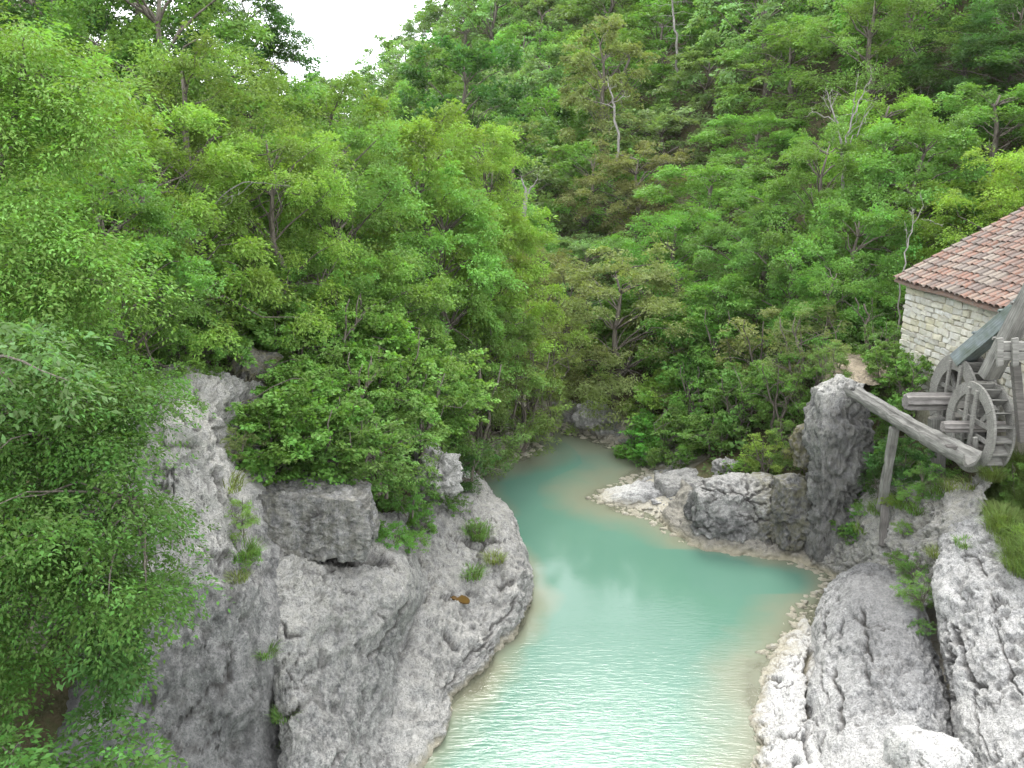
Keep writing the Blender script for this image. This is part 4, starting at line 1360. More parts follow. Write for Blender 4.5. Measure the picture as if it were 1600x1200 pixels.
# leafy bush over the rock block, and the plants around it
for (px, py, Y, s, kd, ck, lab) in (
        (482, 715, 16.2, 1.05, 'leafy', 'bright green', 'dense large leaved bush hanging over the grey rock block'),
        (425, 705, 16.0, 0.72, 'leafy', 'bright green', 'round leafy bush at the left end of the rock block'),
        (548, 722, 16.4, 0.78, 'leafy', 'mid green', 'leafy bush at the right end of the rock block'),
        (470, 648, 17.6, 0.8, 'leafy', 'mid green', 'leafy bush behind the dense bush over the rock block'),
        (395, 655, 17.4, 0.5, 'low', 'olive brown', 'dry brown bush beside the pale block top'),
        (540, 640, 18.6, 0.95, 'fine', 'mid green', 'fine leaved bush up the slope behind the rock block'),
        (600, 700, 18.2, 0.95, 'fine', 'mid green', 'dark fine bush right of the leafy bush'),
        (640, 660, 20.2, 1.1, 'fine', 'mid green', 'fine leaved bush above the white outcrop'),
        (600, 600, 20.5, 1.2, 'leafy', 'light green', 'light leafy bush on the slope above the cliff crack'),
        (655, 610, 22.5, 1.25, 'leafy', 'light green', 'light leafy bush left of the willow bushes'),
        (690, 690, 22.5, 0.95, 'fine', 'mid green', 'dark bush behind the white outcrop'),
        (722, 738, 22.6, 0.75, 'fine', 'dark green', 'dark ivy bush at the upper end of the cliff point'),
        (690, 775, 21.0, 0.62, 'low', 'mid green', 'low bush in front of the white outcrop'),
        (640, 760, 18.6, 0.62, 'low', 'mid green', 'low bush left of the white outcrop'),
        (300, 560, 17.0, 0.7, 'fine', 'mid green', 'small bush on top of the pale block'),
        (330, 520, 18.5, 1.1, 'leafy', 'mid green', 'leafy bush above the pale block'),
        (440, 560, 19.5, 1.0, 'leafy', 'mid green', 'leafy bush above the mossy outcrop'),
        (520, 545, 20.5, 1.1, 'fine', 'light green', 'light fine bush on the slope above the rock block'),
        (400, 500, 20.0, 1.05, 'leafy', 'mid green', 'broad leafy bush under the dark gap of the left slope'),
        (230, 560, 15.8, 0.8, 'fine', 'light green', 'fine bush on the brow left of the pale block')):
    put_shrub(kd, P(px, py + 40 * s, Y), s, ck, lab, group='bushes on the left cliff')
for i, q in enumerate([(640, 855), (610, 845), (655, 825), (630, 800), (590, 790)]):
    lab = ['ivy cushion hanging lowest over the bulge of the left cliff', 'ivy cushion on the left of the hanging ivy', 'ivy cushion on the right of the hanging ivy', 'ivy cushion in the middle of the hanging ivy',
           'topmost ivy cushion at the right end of the rock block'][i]
    put_shrub('low', HITS[q][0], 0.42 + 0.04 * i, 'bright green', lab, 'ivy', group='hanging ivy on the left cliff')

# willows and scrub where the pool narrows on the left
for (px, py, Y, s, ck, lab) in (
        (800, 700, 31.0, 1.38, 'yellow green', 'yellowish willow bush leaning over the head of the pool'),
        (850, 690, 32.8, 1.38, 'yellow green', 'yellowish willow bush farthest right by the far gravel bank'),
        (745, 705, 29.0, 1.38, 'mid green', 'green willow bush at the left edge of the pool head'),
        (770, 660, 31.5, 1.56, 'olive brown', 'brownish willow bush behind the pool head'),
        (820, 640, 34.5, 1.62, 'yellow green', 'tall yellowish willow bush behind the pool head'),
        (715, 655, 27.5, 1.56, 'mid green', 'green willow bush between the cliff point and the pool head'),
        (865, 630, 37.0, 1.68, 'olive brown', 'brownish willow bush behind the far gravel bank')):
    p = P(px, py, Y)
    put_shrub('wispy', (p[0], p[1], max(ter1(p[0], p[1]) - 0.05, 0.0)), s, {'yellow green': (0.19, 0.27, 0.05), 'mid green': (0.12, 0.20, 0.04), 'olive brown': (0.19, 0.22, 0.075)}[ck], lab, 'willow_bush', group='willow bushes at the head of the pool', zs=1.1)

# bushes on the right bank
for (px, py, Y, s, kd, ck, lab) in (
        (1010, 715, 30.5, 0.85, 'leafy', 'bright green', 'bright bush overhanging the water left of the right bank'),
        (1060, 720, 29.2, 0.95, 'leafy', 'mid green', 'leafy bush behind the low grey boulder'),
        (1115, 705, 28.2, 0.9, 'fine', 'mid green', 'fine bush behind the cracked boulder'),
        (1030, 670, 32.0, 1.15, 'leafy', 'yellow green', 'yellow green bush in the middle of the right bank'),
        (1095, 660, 30.5, 1.2, 'fine', 'light green', 'light fine bush in the middle of the right bank'),
        (1160, 665, 28.2, 1.05, 'leafy', 'mid green', 'leafy bush left of the lichen spotted stub'),
        (1195, 735, 25.0, 0.62, 'fine', 'yellow green', 'small yellow green bush on the brown rock shoulder'),
        (1165, 735, 25.6, 0.5, 'low', 'yellow green', 'low yellow green bush on the cracked boulder'),
        (1215, 650, 26.8, 1.0, 'fine', 'mid green', 'green bush left of the rock pillar'),
        (1235, 690, 24.6, 0.6, 'fine', 'mid green', 'small bush wedged behind the lichen spotted stub'),
        (1190, 590, 29.5, 1.3, 'fine', 'olive brown', 'brownish bush above the right bank'),
        (1265, 565, 27.0, 1.0, 'wispy', 'olive brown', 'dry brown bush beside the bare sandy bank'),
        (965, 585, 38.5, 1.2, 'leafy', 'bright green', 'bright bush above the far gravel bank'),
        (1005, 580, 37.0, 1.3, 'leafy', 'light green', 'light bush higher above the far gravel bank'),
        (1080, 590, 33.0, 1.4, 'leafy', 'mid green', 'leafy bush above the yellow green bush'),
        (925, 600, 40.0, 0.8, 'fine', 'dark green', 'dark bush behind the far bank rocks'),
        (1140, 600, 31.5, 1.56, 'fine', 'light green', 'light bush halfway up the right bank'),
        (1400, 640, 22.3, 0.8, 'leafy', 'bright green', 'bright bush behind the upper axle log'),
        (1375, 625, 22.6, 0.62, 'fine', 'dark green', 'dark bush right of the sandy bank'),
        (1430, 600, 22.6, 0.7, 'leafy', 'light green', 'light bush at the foot of the mill wall'),
        (1440, 560, 23.3, 0.55, 'fine', 'mid green', 'climbing bush at the left corner of the mill wall'),
        (1350, 640, 22.6, 0.55, 'fine', 'mid green', 'small bush beside the top of the rock pillar'),
        (1365, 715, 21.4, 0.62, 'leafy', 'mid green', 'green bush under the log flume beside the pillar'),
        (1410, 745, 20.6, 0.55, 'low', 'dark green', 'dark low bush under the middle of the flume'),
        (1450, 720, 20.2, 0.42, 'low', 'grey green', 'grey green bush under the lower half of the flume'),
        (1435, 690, 21.0, 0.7, 'leafy', 'mid green', 'bush behind the flume left of the thick short post'),
        (1400, 700, 21.4, 0.6, 'fine', 'mid green', 'fine bush behind the leaning post'),
        (1350, 690, 22.0, 0.6, 'fine', 'dark green', 'dark bush tight against the right side of the pillar'),
        (1480, 730, 19.2, 0.42, 'low', 'mid green', 'low bush under the lower end of the flume'),
        (1400, 800, 19.6, 0.4, 'fine', 'yellow green', 'bright bush at the foot of the leaning post'),
        (1365, 790, 20.6, 0.32, 'low', 'yellow green', 'low bright bush between the pillar and the leaning post'),
        (1440, 790, 19.0, 0.4, 'low', 'light green', 'low bush on the rough slope below the flume'),
        (1385, 585, 23.4, 0.62, 'fine', 'mid green', 'bush at the right end of the sandy bank'),
        (1275, 580, 24.2, 0.55, 'fine', 'olive brown', 'brown bush at the left end of the sandy bank'),
        (1390, 560, 25.0, 0.75, 'fine', 'mid green', 'bush behind the sandy bank'),
        (1330, 540, 29.5, 1.0, 'leafy', 'mid green', 'bush at the foot of the trees behind the sandy bank')):
    p = P(px, py, Y)
    z = max(min(p[2], ter1(p[0], p[1]) + 1.2), ter1(p[0], p[1]) - 0.1)
    put_shrub(kd, (p[0], p[1], z), s, ck, lab, group='bushes on the right bank')
for q, s, kd, lab in (((1425, 905), 0.3, 'fine', 'topmost bush in the crevice between the right slabs'), ((1432, 945), 0.34, 'fine', 'middle bush in the crevice between the right slabs'),
                      ((1440, 985), 0.24, 'low', 'lowest bush in the crevice between the right slabs'), ((1410, 880), 0.3, 'low', 'low bush at the head of the crevice between the right slabs')):
    put_shrub(kd, HITS[q][0], s, 'mid green', lab, group='bushes in the right crevice')


for (px, py, s, kd, ck, lab) in (
        (1592, 780, 0.4, 'fine', 'light green', 'light weed among the long grass at the right edge'),
        (1577, 745, 0.32, 'low', 'mid green', 'dark low weed above the long grass beside the front wheel'),
        (1596, 845, 0.3, 'low', 'yellow green', 'yellowish low weed at the lower end of the long grass'),
        (1294, 590, 0.5, 'fine', 'mid green', 'green bush at the left edge of the sandy bank'),
        (1305, 575, 0.4, 'fine', 'olive brown', 'dry bush on the left half of the sandy bank'),
        (1382, 590, 0.5, 'leafy', 'mid green', 'leafy bush at the right edge of the sandy bank'),
        (1400, 790, 0.34, 'low', 'yellow green', 'bright cushion of leaves at the foot of the leaning post'),
        (1425, 780, 0.42, 'low', 'light green', 'bright low plant right of the leaning post'),
        (1450, 775, 0.40, 'fine', 'mid green', 'small bush on the rough slope left of the dry tuft'),
        (1375, 775, 0.45, 'fine', 'dark green', 'dark fern clump left of the leaning post'),
        (1360, 745, 0.5, 'leafy', 'mid green', 'leafy plant beside the lower part of the pillar'),
        (1405, 745, 0.5, 'leafy', 'dark green', 'dark leafy plant behind the leaning post'),
        (1440, 745, 0.5, 'fine', 'olive brown', 'dry brown plant under the flume'),
        (1470, 740, 0.42, 'fine', 'mid green', 'green plant under the lower half of the flume'),
        (1500, 750, 0.35, 'low', 'light green', 'low green plant under the end of the flume'),
        (1415, 830, 0.25, 'low', 'light green', 'small cushion on the slope below the bright low plant'),
        (1345, 800, 0.25, 'low', 'light green', 'small cushion at the foot of the pillar'),
        (745, 838, 0.24, 'fine', 'mid green', 'small green plant among the largest tuft on the cliff point'),
        (737, 900, 0.18, 'low', 'grey green', 'pale rosette plant above the brown puddle'),
        (385, 880, 0.3, 'low', 'mid green', 'leafy plant in the gully left of the rock block'),
        (375, 830, 0.28, 'fine', 'light green', 'small bush higher in the gully left of the rock block'),
        (370, 720, 0.3, 'fine', 'olive brown', 'dry plant at the top of the gully'),
        (430, 1120, 0.16, 'low', 'mid green', 'small plant low in the long crack of the left cliff')):
    qq = hit(px, py)[0]
    put_shrub(kd, qq, s, ck, lab, 'plant', group='small plants on the rocks')


# long grass on the bank at the right edge
def bank_grass():
    rng = np.random.default_rng(5)
    V, Fc, T, o = [], [], [], 0
    src = TUFT[2]
    sv = np.empty(len(src.vertices) * 3, dtype=np.float32); src.vertices.foreach_get('co', sv); sv = sv.reshape(-1, 3)
    sf = np.array([p.vertices[:] for p in src.polygons])
    st = np.empty(len(sv), dtype=np.float32); src.attributes['tint'].data.foreach_get('value', st)
    n = 0
    for _ in range(1500):
        px, py = rng.uniform(1530, 1720), rng.uniform(690, 905)
        if px < 1545 + max(0, py - 800) * 0.55 and py > 740: continue
        if px < 1552 and py < 740: continue
        ok, loc, nor, _, ob, _ = C.ray_cast(DGv, Vector((0, 0, CAMZ)), Vector(ray(px, py)).normalized())
        if not ok: continue
        a = rng.random() * 6.28
        s = rng.uniform(0.45, 0.95)
        ca, sa = math.cos(a) * s, math.sin(a) * s
        R3 = np.array([[ca, -sa, 0], [sa, ca, 0], [0, 0, s]])
        V.append(sv @ R3.T + np.array(loc)); Fc.append(sf + o); T.append(np.clip(st * 0.6 + rng.random() * 0.7 - 0.15, 0, 1)); o += len(sv)
        n += 1
        if n > 330: break
    ob = link('grass', np_mesh('grass', np.concatenate(V), np.concatenate(Fc), {'tint': np.concatenate(T)}, smooth=False), M['leaf'])
    ob.color = (0.12, 0.18, 0.035, 1)
    tag(ob, 'long green and dry grass on the bank at the right edge', 'grass', None, 'stuff')


bank_grass()


# ------------------------------------------------------------------ the tree leaning over the lower left
def near_tree(name, label, poly, Yr, n, leaf, ratio, col, seed, trunk, fans=6, per=26, csz=0.42, holes=()):
    rng = np.random.default_rng(seed)
    poly = np.array(poly, float)

    def inside(x, y, pg):
        c = False
        j = len(pg) - 1
        for i in range(len(pg)):
            if (pg[i][1] > y) != (pg[j][1] > y) and x < (pg[j][0] - pg[i][0]) * (y - pg[i][1]) / (pg[j][1] - pg[i][1]) + pg[i][0]: c = not c
            j = i
        return c
    pts = []
    while len(pts) < n:
        x, y = rng.uniform(poly[:, 0].min(), poly[:, 0].max()), rng.uniform(poly[:, 1].min(), poly[:, 1].max())
        if inside(x, y, poly) and not any(inside(x, y, h) for h in holes):
            pts.append(P(x, y, np.interp(y, [q[0] for q in Yr], [q[1] for q in Yr]) + rng.normal(0, 0.7)))
    cen = np.array(pts)
    m = n * fans
    ci = np.repeat(np.arange(n), fans)
    az = rng.normal(0, 1, (m, 3)); az[:, 2] = az[:, 2] * 0.35
    ax = unit(unit(az) + np.array([0.35, -0.25, 0.05]))
    ln = csz * (0.7 + 0.8 * rng.random(m))
    V, Fc, at = sprays(cen[ci] + rng.normal(0, 0.08, (m, 3)), ax, ln, ln * 0.38, per, rng, leaf, ratio, 0.4, 0.05, 0.4)
    base = np.array(trunk[0][0])
    r = empty(name, tuple(base))
    tag(r, label, 'tree')
    c = link('crown', np_mesh('crown', V - base, Fc, at, smooth=False), M['leaf'], r)
    c.color = (*col, 1)
    tb = Tubes()
    for a, b, r0, r1 in trunk: tb.add(limb(np.array(a) - base, np.array(b) - base, rng, 9, 0.05, 0.04), np.linspace(r0, r1, 9), 8)
    ends = [np.array(b) for a, b, r0, r1 in trunk]
    for i in range(0, n, 4):
        e = min(ends, key=lambda q: np.linalg.norm(q - cen[i]))
        tb.add(limb(e - base, cen[i] - base, rng, 5, 0.05, 0.06), np.linspace(0.022, 0.005, 5), 4)
    link('trunk', tb.mesh('trunk'), M['bark'], r)


root = P(60, 1010, 11.6)
near_tree('overhanging_tree', 'big dark green tree leaning over the left cliff face at the lower left',
          [(-80, 500), (90, 545), (180, 565), (235, 600), (262, 630), (215, 655), (190, 690), (225, 720), (200, 745), (235, 790), (268, 815), (245, 840), (285, 875), (262, 915), (225, 950), (200, 985), (160, 970), (120, 935), (60, 925), (25, 980), (30, 1060), (-80, 1100)],
          [(450, 10.6), (700, 9.9), (1000, 9.2)], 300, 0.058, 0.48, (0.056, 0.130, 0.014), 301,
          [(root, P(90, 900, 10.6), 0.16, 0.11), (P(90, 900, 10.6), P(60, 700, 10.3), 0.11, 0.05), (P(90, 900, 10.6), P(210, 780, 9.9), 0.09, 0.03), (P(75, 800, 10.4), P(150, 650, 10.2), 0.07, 0.03)], fans=8, per=38, csz=0.5)
near_tree('low_branch', 'green branch sticking up at the bottom left corner', [(-60, 1155), (60, 1150), (180, 1165), (230, 1180), (220, 1260), (-60, 1260)], [(1100, 8.6), (1250, 8.2)], 34, 0.08, 0.5, (0.06, 0.15, 0.02), 302,
          [(P(-60, 1330, 8.6), P(60, 1210, 8.4), 0.04, 0.02)])
near_tree('hanging_branch', 'dark branch hanging in front of the shaded hollow at the lower left', [(120, 940), (190, 990), (205, 1080), (180, 1130), (140, 1120), (150, 1040)], [(900, 9.4), (1200, 9.0)], 30, 0.075, 0.5, (0.05, 0.12, 0.02), 303,
          [(P(110, 920, 9.8), P(165, 1040, 9.2), 0.03, 0.012)], csz=0.3)
near_tree('broadleaf_tree', 'pale leaved tree with large shiny leaves at the left edge above the leaning tree', [(-80, 500), (40, 520), (120, 540), (140, 580), (90, 620), (-80, 640)], [(450, 8.9), (700, 8.6)], 18, 0.09, 0.45, (0.085, 0.17, 0.045), 304,
          [(P(-200, 900, 9.4), P(-20, 560, 8.9), 0.07, 0.03)], csz=0.4, per=14)
near_tree('broadleaf_tree', 'yellow green tree with drooping sprays at the left edge in front of the slope', [(-80, 300), (40, 300), (110, 360), (190, 400), (160, 470), (60, 480), (-80, 500)], [(200, 12.2), (600, 11.6)], 85, 0.075, 0.42, (0.105, 0.215, 0.022), 305,
          [(P(-140, 760, 12.4), P(-10, 430, 12.0), 0.12, 0.05)], csz=0.75, per=46, fans=7)
near_tree('broadleaf_tree', 'tall yellow green tree with hanging leaf sprays in the upper left corner', [(-80, 40), (30, 25), (90, 60), (100, 110), (170, 130), (200, 190), (140, 240), (40, 260), (-80, 260)], [(0, 13.8), (300, 13.2)], 85, 0.078, 0.40, (0.120, 0.235, 0.024), 306,
          [(P(-170, 700, 14), P(-20, 330, 13.6), 0.16, 0.1), (P(-20, 330, 13.6), P(40, 120, 13.5), 0.1, 0.03)], csz=0.8, per=46, fans=7)


# ------------------------------------------------------------------ bare and dead trees
def bare_tree(name, label, segs, m, cat='tree', thin=0.55, twigs=3):
    base = np.array(segs[0][0])
    tb = Tubes()
    rng = np.random.default_rng(len(label))
    for k, (a, b, r0, r1) in enumerate(segs):
        a, b = np.array(a), np.array(b)
        pts = limb(a - base, b - base, rng, 8, 0.03, 0.07)
        tb.add(pts, np.linspace(r0, r1, 8) * thin, 6)
        L = np.linalg.norm(b - a)
        if k == 0 or L < 0.5: continue
        for _ in range(twigs):
            q0 = pts[rng.integers(2, 8)]
            d = unit(unit(b - a) * 0.7 + rng.normal(0, 0.6, 3))
            e = q0 + d * L * rng.uniform(0.2, 0.45)
            tb.add(limb(q0, e, rng, 5, 0.05, 0.1), np.linspace(r1 * thin * 0.8, 0.004, 5), 4)
            for _ in range(2):
                f = q0 + (e - q0) * rng.uniform(0.4, 0.9)
                tb.add(limb(f, f + unit(d + rng.normal(0, 0.6, 3)) * L * rng.uniform(0.08, 0.2), rng, 4, 0.05, 0.1), np.linspace(0.007, 0.003, 4), 4)
    r = empty(name, tuple(base)); tag(r, label, cat)
    link('trunk', tb.mesh('trunk'), M[m], r)


q = lambda x, y, Y=36.0: P(x, y, Y)
bare_tree('dead_tree', 'bleached dead tree with forked bare branches on the right slope',
          [(q(1318, 300), q(1316, 235), .13, .1), (q(1316, 235), q(1298, 165), .09, .05), (q(1298, 165), q(1290, 138), .05, .02), (q(1304, 190), q(1270, 175), .05, .02), (q(1316, 235), q(1340, 165), .08, .05), (q(1340, 165), q(1362, 122), .05, .015),
           (q(1332, 180), q(1338, 130), .04, .015), (q(1324, 240), q(1365, 165), .06, .015), (q(1316, 240), q(1275, 235), .04, .012), (q(1300, 165), q(1310, 145), .03, .01), (q(1345, 155), q(1370, 160), .02, .008), (q(1298, 175), q(1282, 150), .025, .01), (q(1320, 215), q(1352, 190), .03, .01)], 'deadwood')
q = lambda x, y: P(x, y, 62)
bare_tree('dead_tree', 'tall grey dead conifer with short level branches near the top edge',
          [(q(1060, 130), q(1053, 30), .17, .13), (q(1053, 30), q(1047, -60), .13, .06)] +
          [(q(1053 - (40 - y) * 0.06, y), q(1053 + sx * ln, y - 4 + abs(sx) * 5), .035, .01) for y, sx, ln in ((75, 1, 14), (60, -1, 16), (55, 1, 22), (42, -1, 24), (38, 1, 26), (25, -1, 30), (20, 1, 30), (8, -1, 40), (3, 1, 26), (-8, 1, 30), (-12, -1, 30))], 'deadwood')
q = lambda x, y: P(x, y, 47)
bare_tree('pine_trunk', 'straight grey trunk of a thin crowned pine in the middle of the far slope', [(q(968, 262), q(960, 165), .14, .1), (q(960, 165), q(950, 130), .1, .04), (q(960, 168), q(935, 160), .05, .02), (q(958, 160), q(985, 148), .04, .015), (q(962, 195), q(950, 205), .02, .01)], 'deadwood')
q = lambda x, y: P(x, y, 25.5)
bare_tree('sapling', 'thin bare sapling with forked tip standing left of the mill roof', [(q(1402, 545), q(1413, 395), .05, .035), (q(1413, 395), q(1443, 322), .035, .012), (q(1417, 385), q(1416, 358), .02, .01), (q(1440, 342), q(1470, 352), .015, .008)], 'deadwood')
q = lambda x, y: P(x, y, 26.5)
bare_tree('sapling', 'pair of slender dark trunks behind the sandy bank', [(q(1362, 560), q(1350, 475), .07, .05), (q(1358, 555), q(1336, 465), .05, .03)], 'bark')
q = lambda x, y: P(x, y, 44)
bare_tree('dead_tree', 'pale hanging dead branches in the dark gap at the upper right', [(q(1490, 200), q(1448, 115), .06, .03), (q(1455, 130), q(1445, 168), .04, .01), (q(1452, 122), q(1458, 165), .03, .01), (q(1448, 118), q(1436, 150), .03, .01), (q(1445, 112), q(1420, 60), .04, .015)], 'deadwood')
q = lambda x, y: P(x, y, 41)
bare_tree('dead_tree', 'hollow grey dead trunk where the valley narrows', [(q(820, 345), q(822, 300), .22, .16), (q(822, 300), q(815, 280), .12, .05), (q(824, 305), q(840, 280), .08, .03)], 'deadwood')
q = lambda x, y: P(x, y, 19.2)
bare_tree('fallen_branch', 'arching bare branch over the dark gap of the left slope', [(q(270, 380), q(380, 285), .03, .02), (q(380, 285), q(470, 300), .02, .008), (q(395, 285), q(345, 330), .015, .005), (q(430, 290), q(440, 325), .012, .005)], 'deadwood')
bare_tree('fallen_branch', 'grey branch end sticking in from the left edge', [(P(-40, 265, 13), P(25, 222, 13), .03, .012)], 'deadwood')


# brown puddle in a hollow of the cliff point
def puddle():
    loc, nor = HITS[(718, 938)]
    bm = bmesh.new()
    n = 18
    vs = []
    for i in range(n):
        a = 6.283 * i / n
        r = 1 + 0.18 * math.sin(2 * a + 1) + 0.1 * math.sin(3 * a)
        vs.append(bm.verts.new((0.27 * r * math.cos(a), 0.17 * r * math.sin(a), 0)))
    f = bm.faces.new(vs)
    e = bmesh.ops.extrude_face_region(bm, geom=[f])
    bmesh.ops.translate(bm, verts=[v for v in e['geom'] if isinstance(v, bmesh.types.BMVert)], vec=(0, 0, 0.03))
    t = NT('brown_puddle')
    o = link('puddle', bm_mesh('puddle', bm), t.done(t.bsdf((0.075, 0.042, 0.012), 0.12, None, 0.5)))
    o.location = Vector(loc) + nor * 0.03
    o.rotation_euler = (nor * 0.5 + Vector((0, 0, 0.5))).to_track_quat('Z', 'Y').to_euler()
    tag(o, 'small brown puddle in a hollow on the cliff point', 'puddle')


puddle()

# ------------------------------------------------------------------ the water mill
def beam(bm, a, b, w, h, up=(0, 0, 1), jit=0.0):
    """squared timber from a to b, w across and h along `up`"""
    a, b = Vector(a), Vector(b)
    d = (b - a).normalized()
    u = Vector(up)
    s = d.cross(u).normalized()
    u = s.cross(d).normalized()
    vs = []
    for p in (a, b):
        for x, y in ((-1, -1), (1, -1), (1, 1), (-1, 1)):
            vs.append(bm.verts.new(p + s * (x * w / 2 + random.uniform(-jit, jit)) + u * (y * h / 2 + random.uniform(-jit, jit))))
    for f in ((0, 1, 2, 3), (7, 6, 5, 4), (0, 4, 5, 1), (1, 5, 6, 2), (2, 6, 7, 3), (3, 7, 4, 0)):
        bm.faces.new([vs[i] for i in f])


def bevel(bm, w=0.008):
    bmesh.ops.recalc_face_normals(bm, faces=bm.faces)
    bmesh.ops.bevel(bm, geom=list(bm.edges), offset=w, segments=1, affect='EDGES', clamp_overlap=True)


def along(d, up=(0, 0, 1)):
    """rotation whose local X runs along d"""
    d = Vector(d).normalized()
    s = Vector(up).cross(d).normalized()
    return Matrix((d, s, d.cross(s))).transposed().to_euler()


def timber(name, a, b, w, h, m, parent=None, up=(0, 0, 1), label=None, cat=None, group=None, wob=0.0, kink=None):
    """one timber as its own object; origin at a, grain along local X"""
    a, b = Vector(a), Vector(b)
    bm = bmesh.new()
    beam(bm, (0, 0, 0), ((b - a).length, 0, 0), w, h)
    bevel(bm, min(w, h) * 0.1)
    if wob:
        bmesh.ops.subdivide_edges(bm, edges=[e for e in bm.edges if e.calc_length() > 0.4], cuts=6)
        for v in bm.verts:
            v.co += Vector((random.uniform(-1, 1), random.uniform(-1, 1), random.uniform(-1, 1))) * wob
    o = link(name, bm_mesh(name, bm), M[m], parent)
    o.location = a - (parent.location if parent else Vector())
    o.rotation_euler = along(b - a, up)
    return tag(o, label, cat, group)


def ring_mesh(name, r0, r1, t, segs=48, plates=8):
    """wooden ring of butted felloes in the YZ plane, thickness t along X from 0"""
    bm = bmesh.new()
    gap = 0.006
    for k in range(plates):
        a0 = 2 * math.pi * k / plates + gap
        a1 = 2 * math.pi * (k + 1) / plates - gap
        n = segs // plates
        dr = random.uniform(-0.008, 0.008); dx = random.uniform(-0.006, 0.006)
        rows = []
        for i in range(n + 1):
            a = a0 + (a1 - a0) * i / n
            c, s = math.cos(a), math.sin(a)
            rows.append([bm.verts.new((x + dx, r * c, r * s)) for x, r in ((0, r0), (0, r1 + dr), (t, r1 + dr), (t, r0))])
        for i in range(n):
            for j in range(4):
                bm.faces.new((rows[i][j], rows[i][(j + 1) % 4], rows[i + 1][(j + 1) % 4], rows[i + 1][j]))
        bm.faces.new(rows[0]); bm.faces.new(list(reversed(rows[-1])))
    return bm_mesh(name, bm)


def log_mesh(name, L, r, sides=14, seed=0, groove=0.10, taper=0.9):
    rng = np.random.default_rng(seed)
    nx = 16
    g = 1 + groove * np.cos(np.linspace(0, 2 * math.pi, sides, endpoint=False) * (sides // 2)) + 0.04 * rng.normal(0, 1, sides)
    V = []
    for i in range(nx):
        x = L * i / (nx - 1)
        rr = r * (1 + (taper - 1) * i / (nx - 1)) * (0.86 if i == 0 else 1.0)
        for k in range(sides):
            a = 2 * math.pi * k / sides
            V.append((x, rr * g[k] * math.cos(a) * (1 + 0.02 * rng.normal()), rr * g[k] * math.sin(a)))
    Fc = []
    for i in range(nx - 1):
        for k in range(sides):
            k2 = (k + 1) % sides
            Fc.append((i * sides + k, (i + 1) * sides + k, (i + 1) * sides + k2, i * sides + k2))
    V += [(0.01, 0, 0), (L, 0, 0)]
    c0, c1 = len(V) - 2, len(V) - 1
    for k in range(sides):
        k2 = (k + 1) % sides
        Fc.append((c0, k, k2, c0)); Fc.append((c1, (nx - 1) * sides + k2, (nx - 1) * sides + k, c1))
    me = bpy.data.meshes.new(name)
    me.from_pydata([tuple(map(float, v)) for v in V], [], [tuple(dict.fromkeys(f)) for f in Fc])
    me.update()
    return me


def wheel(name, label, c, r1, r0, width, n_pad, axle_left, axle_r, axle_right, sole, seed):
    random.seed(seed)
    root = empty(name, c)
    tag(root, label, 'water wheel')
    rot = random.uniform(0, 1)
    for x in (0, width):
        o = link('rim', ring_mesh('rim', r0, r1, 0.055), M['wood'], root)
        o.location = (x, 0, 0); o.rotation_euler = (rot, 0, 0)
    # floats between the rims
    bm = bmesh.new()
    beam(bm, (0.057, (r0 + r1) / 2 + 0.01, 0), (width - 0.002, (r0 + r1) / 2 + 0.01, 0), 0.03, (r1 - r0) * 0.94, (0, 1, 0.25))
    pm = bm_mesh('paddle', bm)
    for k in range(n_pad):
        o = link('paddle', pm, M['wood'], root)
        o.rotation_euler = (2 * math.pi * k / n_pad, 0, 0)
    # drum boards closing the inside of the rim
    ns = 28 if sole else 0
    if sole:
        bm = bmesh.new()
        wd = 2 * math.pi * r0 / ns - 0.006
        beam(bm, (0.057, r0 + 0.012, 0), (width - 0.002, r0 + 0.012, 0), wd, 0.02, (0, 1, 0))
        sm = bm_mesh('board', bm)
        for k in range(ns):
            o = link('board', sm, M['wood'], root)
            o.rotation_euler = (2 * math.pi * (k + 0.5) / ns, 0, 0)
    # clasp arms: two pairs crossing round the axle, plus two diagonal spokes
    rr = (r0 + r1) / 2
    for off in (-1, 1):
        for ang in (math.pi / 2, 0.0):
            d = Vector((0, math.cos(ang), math.sin(ang)))
            s = Vector((0, -math.sin(ang), math.cos(ang)))
            xx = -0.03 if ang else 0.10
            a, b = s * (off * axle_r * 1.25) - d * rr, s * (off * axle_r * 1.25) + d * rr
            bm = bmesh.new()
            beam(bm, a + Vector((xx, 0, 0)), b + Vector((xx, 0, 0)), 0.05, 0.10, s)
            link('spoke', bm_mesh('spoke', bm), M['wood'], root)
    for ang in (0.85, 2.35):
        d = Vector((0, math.cos(ang), math.sin(ang)))
        bm = bmesh.new()
        beam(bm, d * axle_r * 1.1 + Vector((0.17, 0, 0)), d * rr + Vector((0.17, 0, 0)), 0.05, 0.12, d.cross(Vector((1, 0, 0))))
        link('spoke', bm_mesh('spoke', bm), M['wood'], root)
    o = link('axle', log_mesh('axle', axle_left + axle_right, axle_r, 16, seed, 0.12), M['wood_log'], root)
    o.location = (-axle_left, 0, 0)
    return root


W1 = (10.42, 18.55, 5.02)
W2 = (10.86, 20.25, 5.12)
wheel('waterwheel', 'front wooden mill wheel with open spokes and floats at the right of the flume', W1, 1.04, 0.76, 0.42, 20, 0.60, 0.13, 1.1, False, 1)
wheel('waterwheel', 'rear wooden mill wheel, half hidden, with a boarded rim below the mill wall', W2, 1.16, 0.80, 0.48, 20, 1.15, 0.21, 0.7, True, 2)


